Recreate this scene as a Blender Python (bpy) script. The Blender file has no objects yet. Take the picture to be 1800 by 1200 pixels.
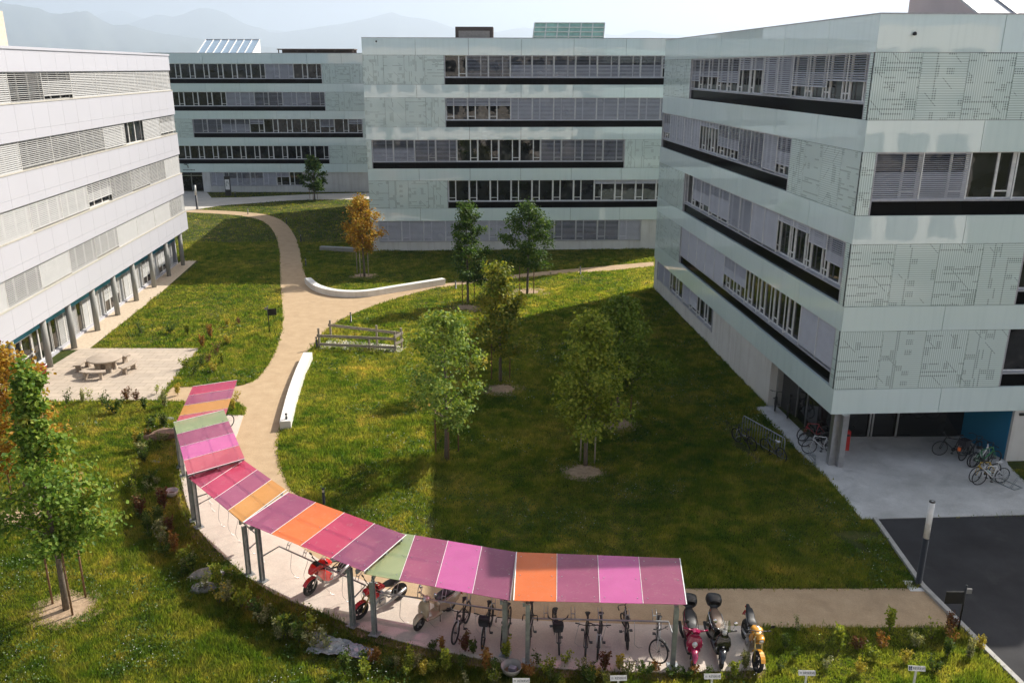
import bpy, bmesh, math, random
import numpy as np
from mathutils import Vector, Matrix
rnd = random.Random(7)
R = math.radians
C = bpy.context.scene.collection
scene = bpy.context.scene

# ------------------------------------------------------------------ camera
FPX, TH, RO, HC = 1496.09, R(17.773), R(.0844), 15.8      # focal length in photo pixels, tilt, roll, eye height
c_, s_ = math.cos(TH), math.sin(TH)
M0 = np.array([[1, 0, 0], [0, -s_, -c_], [0, c_, -s_]], float)
MC = np.array([[math.cos(RO), -math.sin(RO), 0], [math.sin(RO), math.cos(RO), 0], [0, 0, 1]]) @ M0
cam_d = bpy.data.cameras.new('camera'); cam = bpy.data.objects.new('camera', cam_d); C.objects.link(cam)
cam_d.sensor_width = 36; cam_d.lens = FPX / 1800 * 36; cam_d.clip_end = 120000; cam_d.clip_start = .1
rt = Matrix(((MC[0][0], -MC[1][0], -MC[2][0], 0), (MC[0][1], -MC[1][1], -MC[2][1], 0), (MC[0][2], -MC[1][2], -MC[2][2], HC), (0, 0, 0, 1)))
cam.matrix_world = rt
scene.camera = cam

# ------------------------------------------------------------------ light
HAZE_D = 1.05e-4
SUN_AZ, SUN_EL = R(50.8), R(41.6)
w = bpy.data.worlds.new('World'); scene.world = w; w.use_nodes = True
wn = w.node_tree.nodes; wl = w.node_tree.links
sky = wn.new('ShaderNodeTexSky'); sky.sky_type = 'NISHITA'; sky.sun_disc = False
sky.sun_elevation = SUN_EL; sky.sun_rotation = SUN_AZ; sky.altitude = 400; sky.air_density = 1.0; sky.dust_density = 8.0; sky.ozone_density = 1.0
wl.new(sky.outputs[0], wn['Background'].inputs[0]); wn['Background'].inputs[1].default_value = .072
sd = bpy.data.lights.new('sun', 'SUN'); sun = bpy.data.objects.new('sun', sd); C.objects.link(sun)
sd.energy = 5.0; sd.angle = R(.5); sd.color = (1, .94, .84)
sv = Vector((math.sin(SUN_AZ) * math.cos(SUN_EL), math.cos(SUN_AZ) * math.cos(SUN_EL), math.sin(SUN_EL)))
sun.rotation_euler = sv.to_track_quat('Z', 'Y').to_euler(); sun.location = sv * 60
scene.cycles.volume_bounces = 2
scene.view_settings.view_transform = 'Standard'; scene.view_settings.look = 'None'
scene.view_settings.exposure = .76; scene.view_settings.gamma = 1

# ------------------------------------------------------------------ helpers
def G(x, y, z=0.0):
    """photo measurement (x, y) -> the point of the place at height z"""
    r = MC.T @ np.array([(x - 900) / FPX, (y - 600) / FPX, 1]); t = (z - HC) / r[2]
    return Vector((r[0] * t, r[1] * t, z))
def G2(x, y, z=0.0): p = G(x, y, z); return (p.x, p.y)

class MB:
    """collects shapes; build() links them as ONE mesh object"""
    def __init__(s): s.v = []; s.f = []; s.uv = {}; s.sm = []; s.m = []
    def add(s, vs, fs, smooth=False, mi=0):
        b = len(s.v); s.v += [tuple(v) for v in vs]
        for f in fs: s.f.append(tuple(i + b for i in f)); s.sm.append(smooth); s.m.append(mi)
    def quad(s, a, b, c, d, uv=None, mi=0):
        s.add([a, b, c, d], [(0, 1, 2, 3)], mi=mi)
        if uv: s.uv[len(s.f) - 1] = uv
    def hexa(s, p, mi=0):   # 8 pts: bottom 4 ccw, top 4 ccw
        s.add(p, [(3, 2, 1, 0), (4, 5, 6, 7), (0, 1, 5, 4), (1, 2, 6, 5), (2, 3, 7, 6), (3, 0, 4, 7)], mi=mi)
    def box(s, c, size, rz=0, mi=0, M=None):
        x, y, z = size[0] / 2, size[1] / 2, size[2] / 2
        P = [Vector(q) for q in ((-x, -y, -z), (x, -y, -z), (x, y, -z), (-x, y, -z), (-x, -y, z), (x, -y, z), (x, y, z), (-x, y, z))]
        Mx = M if M is not None else Matrix.Rotation(rz, 3, 'Z')
        s.hexa([Mx @ q + Vector(c) for q in P], mi)
    def bar(s, p, q, w, h, up=(0, 0, 1), mi=0):
        p, q = Vector(p), Vector(q); d = (q - p).normalized(); u = Vector(up)
        if abs(d.dot(u)) > .98: u = Vector((0, 1, 0))
        r = d.cross(u).normalized(); u = r.cross(d)
        a, b = r * w / 2, u * h / 2
        s.hexa([p - a - b, p + a - b, q + a - b, q - a - b, p - a + b, p + a + b, q + a + b, q - a + b], mi)
    def tube(s, pts, r, n=8, closed=False, caps=True, mi=0):
        pts = [Vector(p) for p in pts]; N = len(pts); rr = r if isinstance(r, (list, tuple)) else [r] * N
        vs = []; prev = None
        for i, p in enumerate(pts):
            if closed: d = pts[(i + 1) % N] - pts[i - 1]
            else: d = pts[min(i + 1, N - 1)] - pts[max(i - 1, 0)]
            d.normalize()
            if prev is None:
                a = Vector((0, 0, 1)) if abs(d.z) < .9 else Vector((1, 0, 0)); u = d.cross(a).normalized()
            else:
                u = prev - d * prev.dot(d)
                if u.length < 1e-6: u = d.orthogonal()
                u.normalize()
            prev = u; v = d.cross(u)
            for k in range(n):
                t = 2 * math.pi * k / n; vs.append(p + (u * math.cos(t) + v * math.sin(t)) * rr[i])
        fs = []
        for i in range(N if closed else N - 1):
            j = (i + 1) % N
            for k in range(n): fs.append((i * n + k, i * n + (k + 1) % n, j * n + (k + 1) % n, j * n + k))
        if caps and not closed: fs.append(tuple(reversed(range(n)))); fs.append(tuple((N - 1) * n + k for k in range(n)))
        s.add(vs, fs, True, mi)
    def cyl(s, c, r, h, n=16, r2=None, mi=0):
        s.tube([c, Vector(c) + Vector((0, 0, h))], [r, r if r2 is None else r2], n, mi=mi)
    def lathe(s, prof, n=20, c=(0, 0, 0), M=None, mi=0):   # prof [(r,z)]
        vs = []; fs = []
        for r, z in prof:
            for k in range(n):
                t = 2 * math.pi * k / n; q = Vector((r * math.cos(t), r * math.sin(t), z))
                if M is not None: q = M @ q
                vs.append(q + Vector(c))
        for i in range(len(prof) - 1):
            for k in range(n): fs.append((i * n + k, i * n + (k + 1) % n, (i + 1) * n + (k + 1) % n, (i + 1) * n + k))
        s.add(vs, fs, True, mi)
    def loft(s, secs, n=14, p=2.4, mi=0):
        """secs: (centre, halfwidth along y, halfheight along local up, tilt about y)"""
        vs = []; fs = []
        for (c, hw, hh, tilt) in secs:
            up = Vector((math.sin(tilt), 0, math.cos(tilt)))
            for k in range(n):
                t = 2 * math.pi * k / n; a, b = math.cos(t), math.sin(t)
                a = math.copysign(abs(a) ** (2 / p), a); b = math.copysign(abs(b) ** (2 / p), b)
                vs.append(Vector(c) + Vector((0, hw * a, 0)) + up * hh * b)
        for i in range(len(secs) - 1):
            for k in range(n): fs.append((i * n + k, i * n + (k + 1) % n, (i + 1) * n + (k + 1) % n, (i + 1) * n + k))
        fs.append(tuple(range(n))); fs.append(tuple(reversed([(len(secs) - 1) * n + k for k in range(n)])))
        s.add(vs, fs, True, mi)
    def prism(s, poly, z0, z1, mi=0):
        n = len(poly)
        a = sum(poly[i][0] * poly[(i + 1) % n][1] - poly[(i + 1) % n][0] * poly[i][1] for i in range(n))
        if a < 0: poly = poly[::-1]
        s.add([(x, y, z0) for x, y in poly] + [(x, y, z1) for x, y in poly],
              [tuple(range(n, 2 * n)), tuple(reversed(range(n)))] + [(i, (i + 1) % n, n + (i + 1) % n, n + i) for i in range(n)], mi=mi)
    def mesh(s, name, mats, off=(0, 0, 0)):
        me = bpy.data.meshes.new(name); o = off
        me.from_pydata([(v[0] - o[0], v[1] - o[1], v[2] - o[2]) for v in s.v], [], s.f)
        if s.uv:
            ul = me.uv_layers.new(name='UVMap')
            for fi, uv in s.uv.items():
                for k, li in enumerate(me.polygons[fi].loop_indices): ul.data[li].uv = uv[k]
        me.polygons.foreach_set('use_smooth', s.sm); me.polygons.foreach_set('material_index', s.m)
        for m in (mats if isinstance(mats, (list, tuple)) else [mats]): me.materials.append(m)
        me.update(); return me
    def build(s, name, mats, parent=None, world=True):
        """world=True: vertices are in world space, parent unrotated at its location"""
        off = (0, 0, 0)
        if parent is not None and world:
            q = parent; off = Vector((0, 0, 0))
            while q is not None: off = off + q.location; q = q.parent
        o = bpy.data.objects.new(name, s.mesh(name, mats, off)); C.objects.link(o)
        if parent is not None: o.parent = parent
        return o

def tag(o, label=None, cat=None, group=None, kind=None):
    if label: o['label'] = label
    if cat: o['category'] = cat
    if group: o['group'] = group
    if kind: o['kind'] = kind
    return o
def empty(name, loc=(0, 0, 0), rz=0, label=None, cat=None, group=None):
    o = bpy.data.objects.new(name, None); C.objects.link(o); o.location = loc; o.rotation_euler = (0, 0, rz); o.empty_display_size = .2
    return tag(o, label, cat, group)
def copy_tree(o, parent=None):
    c = o.copy(); C.objects.link(c)
    if parent is not None: c.parent = parent
    for ch in list(o.children): copy_tree(ch, c)
    return c
def put(o, mesh_name, mesh, parent):
    x = bpy.data.objects.new(mesh_name, mesh); C.objects.link(x); x.parent = parent; return x
def smooth_line(pts, n=6, closed=False):
    P = [Vector((p[0], p[1])) for p in pts]; N = len(P); out = []
    rng = range(N) if closed else range(N - 1)
    for i in rng:
        if closed: p0, p1, p2, p3 = P[i - 1], P[i], P[(i + 1) % N], P[(i + 2) % N]
        else: p0, p1, p2, p3 = P[max(i - 1, 0)], P[i], P[i + 1], P[min(i + 2, N - 1)]
        for k in range(n):
            t = k / n
            out.append(tuple(.5 * ((2 * p1) + (p2 - p0) * t + (2 * p0 - 5 * p1 + 4 * p2 - p3) * t * t + (3 * p1 - p0 - 3 * p2 + p3) * t ** 3)))
    if not closed: out.append(tuple(P[-1]))
    return out

# ------------------------------------------------------------------ materials
MATS = {}
def nodes(name):
    m = bpy.data.materials.new(name); m.use_nodes = True
    nt = m.node_tree; b = nt.nodes['Principled BSDF']; return m, nt, b
def mix(nt, a, b, fac, mode='MIX'):
    n = nt.nodes.new('ShaderNodeMix'); n.data_type = 'RGBA'; n.blend_type = mode
    def s(i, v):
        if hasattr(v, 'is_linked') or hasattr(v, 'links'): nt.links.new(v, n.inputs[i])
        else: n.inputs[i].default_value = (*v, 1) if isinstance(v, (tuple, list)) and len(v) == 3 else v
    s(0, fac); s(6, a); s(7, b); return n.outputs[2]
def math_n(nt, op, a, b=None, c=None, clamp=False):
    n = nt.nodes.new('ShaderNodeMath'); n.operation = op; n.use_clamp = clamp
    for i, v in enumerate((a, b, c)):
        if v is None: continue
        if isinstance(v, (int, float)): n.inputs[i].default_value = v
        else: nt.links.new(v, n.inputs[i])
    return n.outputs[0]
def noise(nt, scale, detail=4, vec=None, rough=.55, dist=0):
    n = nt.nodes.new('ShaderNodeTexNoise'); n.inputs['Scale'].default_value = scale; n.inputs['Detail'].default_value = detail
    n.inputs['Roughness'].default_value = rough; n.inputs['Distortion'].default_value = dist
    if vec is not None: nt.links.new(vec, n.inputs['Vector'])
    return n.outputs[0]
def pos(nt): return nt.nodes.new('ShaderNodeNewGeometry').outputs['Position']
def obj_co(nt): return nt.nodes.new('ShaderNodeTexCoord').outputs['Object']
def ramp(nt, fac, stops):
    n = nt.nodes.new('ShaderNodeValToRGB'); e = n.color_ramp.elements
    while len(e) < len(stops): e.new(.5)
    for i, (p, c) in enumerate(stops):
        e[i].position = p; e[i].color = (*c, 1) if len(c) == 3 else c
    nt.links.new(fac, n.inputs[0]); return n.outputs[0]
def bump(nt, b, h, strength=.3, dist=.02):
    n = nt.nodes.new('ShaderNodeBump'); n.inputs['Strength'].default_value = strength; n.inputs['Distance'].default_value = dist
    nt.links.new(h, n.inputs['Height']); nt.links.new(n.outputs[0], b.inputs['Normal'])
def mat(name, col, rough=.5, metal=0, var=.12, scale=6, spec=.5, bmp=0, col2=None, world=False, dist=.02, coat=0):
    """plain surface with a little procedural variation"""
    if name in MATS: return MATS[name]
    m, nt, b = nodes(name)
    v = pos(nt) if world else obj_co(nt)
    n = noise(nt, scale, 5, v)
    d = col2 if col2 else tuple(x * (1 - var) for x in col); l = col if col2 else tuple(min(1, x * (1 + var)) for x in col)
    nt.links.new(ramp(nt, n, [(.3, d), (.7, l)]), b.inputs['Base Color'])
    b.inputs['Roughness'].default_value = rough; b.inputs['Metallic'].default_value = metal; b.inputs['Specular IOR Level'].default_value = spec
    if coat: b.inputs['Coat Weight'].default_value = coat; b.inputs['Coat Roughness'].default_value = .06
    if bmp: bump(nt, b, noise(nt, scale * 6, 4, v), bmp, dist)
    MATS[name] = m; return m

def band_glass():
    m, nt, b = nodes('pale_green_glass'); v = pos(nt)
    n = noise(nt, .35, 2, v); g = nt.nodes.new('ShaderNodeNewGeometry'); mp = nt.nodes.new('ShaderNodeMapping'); mp.inputs['Scale'].default_value = (4, 4, .2); nt.links.new(v, mp.inputs[0])
    c = ramp(nt, n, [(.3, (.75, .88, .86)), (.7, (.79, .91, .89))]); c = mix(nt, c, ramp(nt, g.outputs['Random Per Island'], [(0, (.93, .94, .95)), (1, (1, 1, 1))]), 1.0, 'MULTIPLY')
    c = mix(nt, c, (.88, .9, .9), ramp(nt, noise(nt, 1.2, 4, mp.outputs[0]), [(.48, (0, 0, 0)), (.75, (.55, .55, .55))]), 'MULTIPLY'); nt.links.new(c, b.inputs['Base Color'])
    b.inputs['Roughness'].default_value = .03; b.inputs['IOR'].default_value = 1.8; b.inputs['Specular IOR Level'].default_value = .6
    bump(nt, b, noise(nt, .6, 2, v), .05, .12); return m
def frit(name, vertical):
    """printed glass: fine stripes with rows of dark dashes like circuit tracks"""
    m, nt, b = nodes(name); uv = nt.nodes.new('ShaderNodeUVMap').outputs[0]
    sp = nt.nodes.new('ShaderNodeSeparateXYZ'); nt.links.new(uv, sp.inputs[0]); s, z = sp.outputs[0], sp.outputs[1]
    a, t = (s, z) if vertical else (z, s)          # stripes repeat along a, tracks run across them at fixed t
    PER = .086
    fr = math_n(nt, 'FRACT', math_n(nt, 'DIVIDE', a, PER))
    gap = math_n(nt, 'GREATER_THAN', fr, .52)
    def wn(x, y):
        cb = nt.nodes.new('ShaderNodeCombineXYZ'); nt.links.new(x, cb.inputs[0]); nt.links.new(y, cb.inputs[1])
        n = nt.nodes.new('ShaderNodeTexWhiteNoise'); n.noise_dimensions = '2D'; nt.links.new(cb.outputs[0], n.inputs[0]); return n.outputs[0]
    def fl(x, d, o=0): return math_n(nt, 'FLOOR', math_n(nt, 'DIVIDE', math_n(nt, 'ADD', x, o), d))
    row = fl(t, .085); zero = fl(t, 1000.)
    panel = fl(s, 1.75)
    lead = math_n(nt, 'GREATER_THAN', wn(row, panel), .73)
    run = math_n(nt, 'GREATER_THAN', wn(fl(a, .42), row), .38)
    tr = math_n(nt, 'MULTIPLY', lead, run)
    pad = math_n(nt, 'GREATER_THAN', wn(fl(a, .22), fl(t, .30)), .93)         # little blocks of pads
    thin = math_n(nt, 'LESS_THAN', math_n(nt, 'FRACT', math_n(nt, 'DIVIDE', t, .085)), .62)
    dk = math_n(nt, 'MULTIPLY', math_n(nt, 'MAXIMUM', tr, pad), thin)
    dg = math_n(nt, 'ADD', s, z)
    dgl = math_n(nt, 'MULTIPLY', math_n(nt, 'LESS_THAN', math_n(nt, 'FRACT', math_n(nt, 'DIVIDE', dg, 1.13)), .045), math_n(nt, 'GREATER_THAN', wn(fl(s, .5), fl(z, .5)), .70))
    dk = math_n(nt, 'MAXIMUM', dk, dgl)
    col = mix(nt, (.74, .85, .815), (.52, .62, .585), gap)
    col = mix(nt, col, (.16, .21, .195), math_n(nt, 'MULTIPLY', dk, gap))
    col = mix(nt, col, (.34, .43, .40), math_n(nt, 'MULTIPLY', dk, .3))
    nt.links.new(col, b.inputs['Base Color']); b.inputs['Roughness'].default_value = .08; b.inputs['Specular IOR Level'].default_value = .6
    return m
def pane_glass():
    m, nt, b = nodes('window_glass'); v = pos(nt)
    nt.links.new(ramp(nt, noise(nt, .9, 2, v), [(.35, (.006, .007, .008)), (.62, (.03, .032, .034)), (.72, (.09, .085, .08))]), b.inputs['Base Color'])
    b.inputs['Roughness'].default_value = .015; b.inputs['IOR'].default_value = 1.5; b.inputs['Specular IOR Level'].default_value = .6
    bump(nt, b, noise(nt, .8, 2, v), .06, .1); return m
def leaf_mat(name, stops, autumn=None, amount=.5, nscale=.9):
    if name in MATS: return MATS[name]
    m = bpy.data.materials.new(name); m.use_nodes = True; nt = m.node_tree; nt.nodes.clear()
    g = nt.nodes.new('ShaderNodeNewGeometry')
    col = ramp(nt, g.outputs['Random Per Island'], stops)
    if autumn:
        f = noise(nt, nscale, 2, obj_co(nt)); f = ramp(nt, f, [(amount - .04, (0, 0, 0)), (amount + .06, (1, 1, 1))])
        col = mix(nt, col, autumn, f)
    d = nt.nodes.new('ShaderNodeBsdfPrincipled'); d.inputs['Roughness'].default_value = .5; d.inputs['Specular IOR Level'].default_value = .18; nt.links.new(col, d.inputs['Base Color'])
    t = nt.nodes.new('ShaderNodeBsdfTranslucent'); nt.links.new(mix(nt, col, (1.9, 1.7, .7), .9, 'MULTIPLY'), t.inputs[0])
    x = nt.nodes.new('ShaderNodeMixShader'); x.inputs[0].default_value = .36; nt.links.new(d.outputs[0], x.inputs[1]); nt.links.new(t.outputs[0], x.inputs[2])
    o = nt.nodes.new('ShaderNodeOutputMaterial'); nt.links.new(x.outputs[0], o.inputs[0]); MATS[name] = m; return m
def grass_color(nt, dark=1.0):
    v = pos(nt)
    n1 = noise(nt, .22, 3, v, .6); n2 = noise(nt, 1.3, 4, v, .65); n3 = noise(nt, .09, 2, v)
    c1 = ramp(nt, n1, [(.36, (.075 * dark, .14 * dark, .024 * dark)), (.52, (.16 * dark, .20 * dark, .04 * dark)), (.66, (.29 * dark, .27 * dark, .095 * dark))])
    c2 = ramp(nt, n2, [(.38, (.058 * dark, .125 * dark, .022 * dark)), (.50, (.155 * dark, .195 * dark, .038 * dark)), (.62, (.32 * dark, .285 * dark, .105 * dark))])
    c = mix(nt, c1, c2, .55); n4 = noise(nt, .45, 5, v, .7, .8)
    c = mix(nt, c, (1.7, 1.4, 1.6), ramp(nt, n4, [(.50, (0, 0, 0)), (.62, (.85, .85, .85))]), 'MULTIPLY')
    return mix(nt, c, (.55, .72, .8), ramp(nt, noise(nt, .8, 4, v, .6, .5), [(.55, (0, 0, 0)), (.64, (.8, .8, .8))]), 'MULTIPLY')
def ground_mat():
    m, nt, b = nodes('lawn_soil')
    v = pos(nt); f = noise(nt, 9, 5, v)
    c = mix(nt, grass_color(nt, .36), (.07, .06, .03), ramp(nt, f, [(.45, (0, 0, 0)), (.75, (.7, .7, .7))]))
    nt.links.new(c, b.inputs['Base Color']); b.inputs['Roughness'].default_value = .95; b.inputs['Specular IOR Level'].default_value = .1
    bump(nt, b, noise(nt, 14, 6, v), .9, .06); return m
def blade_mat():
    m = bpy.data.materials.new('grass_blades'); m.use_nodes = True; nt = m.node_tree; nt.nodes.clear()
    g = nt.nodes.new('ShaderNodeNewGeometry')
    f = ramp(nt, g.outputs['Random Per Island'], [(0, (.6, .68, .5)), (.5, (1, 1, 1)), (.85, (1.2, 1.25, 1.05)), (1, (1.55, 1.4, 1.4))])
    c = mix(nt, grass_color(nt, .52), f, 1.0, 'MULTIPLY')
    d = nt.nodes.new('ShaderNodeBsdfPrincipled'); nt.links.new(c, d.inputs['Base Color']); d.inputs['Roughness'].default_value = .45; d.inputs['Specular IOR Level'].default_value = .5
    t = nt.nodes.new('ShaderNodeBsdfTranslucent'); nt.links.new(mix(nt, c, (3.3, 3.2, 1.3), 1.0, 'MULTIPLY'), t.inputs[0])
    x = nt.nodes.new('ShaderNodeMixShader'); x.inputs[0].default_value = .62; nt.links.new(d.outputs[0], x.inputs[1]); nt.links.new(t.outputs[0], x.inputs[2])
    o = nt.nodes.new('ShaderNodeOutputMaterial'); nt.links.new(x.outputs[0], o.inputs[0]); return m
def sheet_mat(name, c1, c2, scale, fine, rough=.9, bmp=.3, stain=None, spec=.25):
    m, nt, b = nodes(name); v = pos(nt)
    col = ramp(nt, noise(nt, scale, 5, v, .62), [(.32, c1), (.68, c2)])
    col = mix(nt, col, (1.25, 1.22, 1.2), ramp(nt, noise(nt, fine, 3, v), [(.35, (0, 0, 0)), (.75, (1, 1, 1))]), 'MULTIPLY')
    if stain: col = mix(nt, col, stain, ramp(nt, noise(nt, .55, 4, v, .6, .6), [(.58, (0, 0, 0)), (.72, (.55, .55, .55))]))
    nt.links.new(col, b.inputs['Base Color']); b.inputs['Roughness'].default_value = rough; b.inputs['Specular IOR Level'].default_value = spec
    if bmp: bump(nt, b, noise(nt, fine, 5, v), bmp, .02)
    return m
def terrace_mat():
    m, nt, b = nodes('paving_slabs'); v = pos(nt)
    br = nt.nodes.new('ShaderNodeTexBrick'); nt.links.new(v, br.inputs['Vector']); br.inputs['Scale'].default_value = 1
    br.inputs['Brick Width'].default_value = .8; br.inputs['Row Height'].default_value = .5; br.inputs['Mortar Size'].default_value = .012
    br.inputs['Color1'].default_value = (.47, .39, .31, 1); br.inputs['Color2'].default_value = (.40, .335, .27, 1); br.inputs['Mortar'].default_value = (.22, .19, .14, 1); br.offset = .5
    col = mix(nt, br.outputs[0], (.30, .25, .19), ramp(nt, noise(nt, 1.4, 5, v), [(.5, (0, 0, 0)), (.8, (.6, .6, .6))]))
    nt.links.new(col, b.inputs['Base Color']); b.inputs['Roughness'].default_value = .9; bump(nt, b, br.outputs[1], -.4, .01); return m
def concrete_mat(name, c1, c2):
    m, nt, b = nodes(name); v = pos(nt)
    n1 = noise(nt, .7, 6, v, .6); 
    mp = nt.nodes.new('ShaderNodeMapping'); mp.inputs['Scale'].default_value = (3, 3, .25); nt.links.new(v, mp.inputs[0])
    n2 = noise(nt, 1.0, 4, mp.outputs[0])
    col = ramp(nt, n1, [(.3, c1), (.7, c2)]); col = mix(nt, col, (.82, .8, .78), ramp(nt, n2, [(.5, (0, 0, 0)), (.75, (.8, .8, .8))]), 'MULTIPLY')
    nt.links.new(col, b.inputs['Base Color']); b.inputs['Roughness'].default_value = .8; bump(nt, b, noise(nt, 20, 4, v), .12, .02); return m
def roof_sheet(name, col):
    """coloured translucent roof sheet"""
    if name in MATS: return MATS[name]
    m = bpy.data.materials.new(name); m.use_nodes = True; nt = m.node_tree; nt.nodes.clear()
    v = pos(nt); n = noise(nt, 2.2, 5, v)
    c = mix(nt, col, tuple(min(1, x * 1.05 + .012) for x in col), ramp(nt, n, [(.42, (0, 0, 0)), (.7, (1, 1, 1))]))
    c = mix(nt, c, (.55, .47, .42), ramp(nt, noise(nt, 5.5, 6, v, .7, 1.2), [(.56, (0, 0, 0)), (.74, (.42, .42, .42))]))
    d = nt.nodes.new('ShaderNodeBsdfPrincipled'); nt.links.new(c, d.inputs['Base Color']); d.inputs['Roughness'].default_value = .12; d.inputs['Specular IOR Level'].default_value = .6
    t = nt.nodes.new('ShaderNodeBsdfTranslucent'); nt.links.new(c, t.inputs[0])
    p = nt.nodes.new('ShaderNodeBsdfTransparent'); p.inputs[0].default_value = (*[x ** .3 for x in col], 1)
    x = nt.nodes.new('ShaderNodeMixShader'); x.inputs[0].default_value = .22; nt.links.new(d.outputs[0], x.inputs[1]); nt.links.new(t.outputs[0], x.inputs[2])
    y = nt.nodes.new('ShaderNodeMixShader'); y.inputs[0].default_value = .42; nt.links.new(x.outputs[0], y.inputs[1]); nt.links.new(p.outputs[0], y.inputs[2])
    o = nt.nodes.new('ShaderNodeOutputMaterial'); nt.links.new(y.outputs[0], o.inputs[0]); MATS[name] = m; return m

BAND = band_glass(); FRV = frit('printed_glass_upright', True); FRH = frit('printed_glass_level', False); PANE = pane_glass()
FRAME = mat('window_frame_grey', (.78, .78, .77), .4); WFRAME = mat('window_frame_white', (.62, .61, .585), .45)
BLIND = mat('aluminium_blind', (.50, .50, .535), .45, .0, .06, 2); WBLIND = mat('white_blind', (.385, .385, .38), .5, 0, .05, 2)
BLACKG = mat('black_glass', (.006, .006, .006), .1, 0, .2, 3, .03); SILL = mat('grey_sill', (.42, .42, .45), .35)
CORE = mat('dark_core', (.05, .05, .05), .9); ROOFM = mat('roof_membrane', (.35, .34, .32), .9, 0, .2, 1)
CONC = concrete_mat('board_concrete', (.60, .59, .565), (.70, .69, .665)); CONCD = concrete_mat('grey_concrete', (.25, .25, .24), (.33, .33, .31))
WPANEL = mat('white_cladding', (.475, .475, .52), .45, 0, .015, .4, .3); CREAM = mat('cream_sill', (.49, .465, .41), .5)
DGLASS = mat('dark_glass', (.012, .013, .014), .03, 0, .3, 1, .5); BLUEW = mat('blue_wall', (.012, .16, .30), .5, 0, .06, 1); TEAL = mat('teal_fascia', (.02, .22, .33), .5)
GALV = mat('galvanised_steel', (.34, .37, .38), .42, .55, .22, 5); BLACKM = mat('black_metal', (.012, .012, .013), .35); STEEL = mat('steel', (.45, .45, .46), .3, .8)
WHITEP = mat('white_paint', (.8, .79, .77), .45); CHROME = mat('chrome', (.75, .75, .76), .1, 1, .05); RUBBER = mat('tyre_rubber', (.02, .02, .021), .75)

# ------------------------------------------------------------------ ground, paths, road
def struct(name, mb, m): return tag(mb.build(name, m), kind='structure')
def sheet(name, poly, z, m):
    b = MB(); b.add([(x, y, z) for x, y in poly], [tuple(range(len(poly)))]); return struct(name, b, m)
GROUND = ground_mat()
b = MB(); E_ = 29000
b.add([(-E_, -E_, 0), (E_, -E_, 0), (E_, E_ + 1500, 0), (-E_, E_ + 1500, 0)], [(0, 1, 2, 3)]); struct('ground', b, GROUND)

SAND = sheet_mat('sand_path', (.355, .258, .160), (.425, .318, .205), 1.6, 22, .95, .45, (.30, .215, .135), .15)
SLABC = sheet_mat('cast_concrete', (.45, .39, .34), (.53, .47, .41), 1.1, 30, .85, .15, (.44, .37, .31))
PLAZAC = sheet_mat('plaza_concrete', (.36, .36, .35), (.54, .54, .53), .6, 26, .75, .12, (.27, .265, .26))
ASPH = sheet_mat('asphalt', (.024, .024, .026), (.042, .042, .045), .45, 60, .9, .3, (.062, .060, .058))
GRAVEL = sheet_mat('gravel', (.42, .34, .25), (.56, .47, .36), 6, 40, .95, .9)
MULCH = sheet_mat('wood_mulch', (.24, .17, .11), (.42, .31, .21), 7, 45, .95, 1.0)
SOIL = sheet_mat('bare_soil', (.13, .09, .055), (.24, .17, .11), 3, 25, .95, 1.0)
TERR = terrace_mat(); PALEC = sheet_mat('pale_concrete', (.42, .40, .36), (.52, .49, .44), .6, 22, .85, .12)

path_r = smooth_line([(511, 862), (497, 830), (490, 800), (489, 776), (494, 756), (502, 725), (513, 688), (525, 655), (541, 622), (552, 608), (566, 590), (585, 571), (610, 557), (650, 541), (700, 524), (760, 508), (850, 496), (900, 490), (1000, 481), (1080, 475), (1150, 468)], 5)
path_u = smooth_line([(1150, 460), (1060, 468), (960, 477), (860, 488), (800, 496), (760, 502), (690, 512), (640, 518), (600, 515), (570, 506), (545, 495), (534, 472), (528, 442), (518, 415), (500, 391), (470, 378), (430, 373), (380, 370), (326, 368)], 5)
path_l = smooth_line([(326, 373), (400, 377), (440, 382), (465, 391), (480, 406), (488, 426), (491, 450), (493, 500), (496, 540), (496, 570), (490, 600), (480, 625), (465, 650), (448, 668), (425, 677), (408, 680)], 5)
island = [(302, 680), (283, 704), (330, 706), (400, 704), (420, 708), (431, 718), (429, 731)]
slab_in = smooth_line([(428, 731), (412, 775), (392, 800), (425, 860), (480, 922), (560, 984), (650, 1026), (780, 1068), (905, 1089), (1100, 1098), (1330, 1102)], 5)
bottom = [(1500, 1103), (1600, 1102), (1699, 1104)]
top = [(1624, 1033), (1500, 1034), (1205, 1034), (1000, 1028), (850, 1008), (720, 972), (620, 930), (555, 892)]
PATH = [G2(*p) for p in path_r + path_u + path_l + island + slab_in + bottom + top]
sheet('sand_path', PATH, .008, SAND)
slab_out = smooth_line([(1347, 1178), (1180, 1183), (1040, 1180), (900, 1168), (756, 1141), (650, 1112), (560, 1076), (470, 1038), (400, 985), (352, 935), (330, 890), (316, 830), (312, 790), (325, 755), (365, 731)], 5)
SLAB = [G2(*p) for p in slab_in + [(1320, 1104)] + slab_out]
b = MB(); b.prism(SLAB, -.1, .05); struct('shelter_slab', b, SLABC)
out2 = [(x - 16 if x < 600 else x - 3, y + (13 if x > 600 else 6)) for x, y in slab_out]
sheet('soil_strip', [G2(*p) for p in slab_out] + [G2(*p) for p in reversed(out2)], .014, SOIL)
PLAZA = [(11.9, 38.75), (12.41, 33.9), (12.80, 30.95), G2(1500, 895), G2(1514, 913), G2(1800, 905), G2(1842, 886), G2(1772, 818), (20.93, 32.72), (20.2, 35.3), (13.35, 35.2), (13.0, 39.0)]
b = MB(); b.prism(PLAZA, -.2, .03); struct('entrance_plaza', b, PLAZAC)
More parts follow.
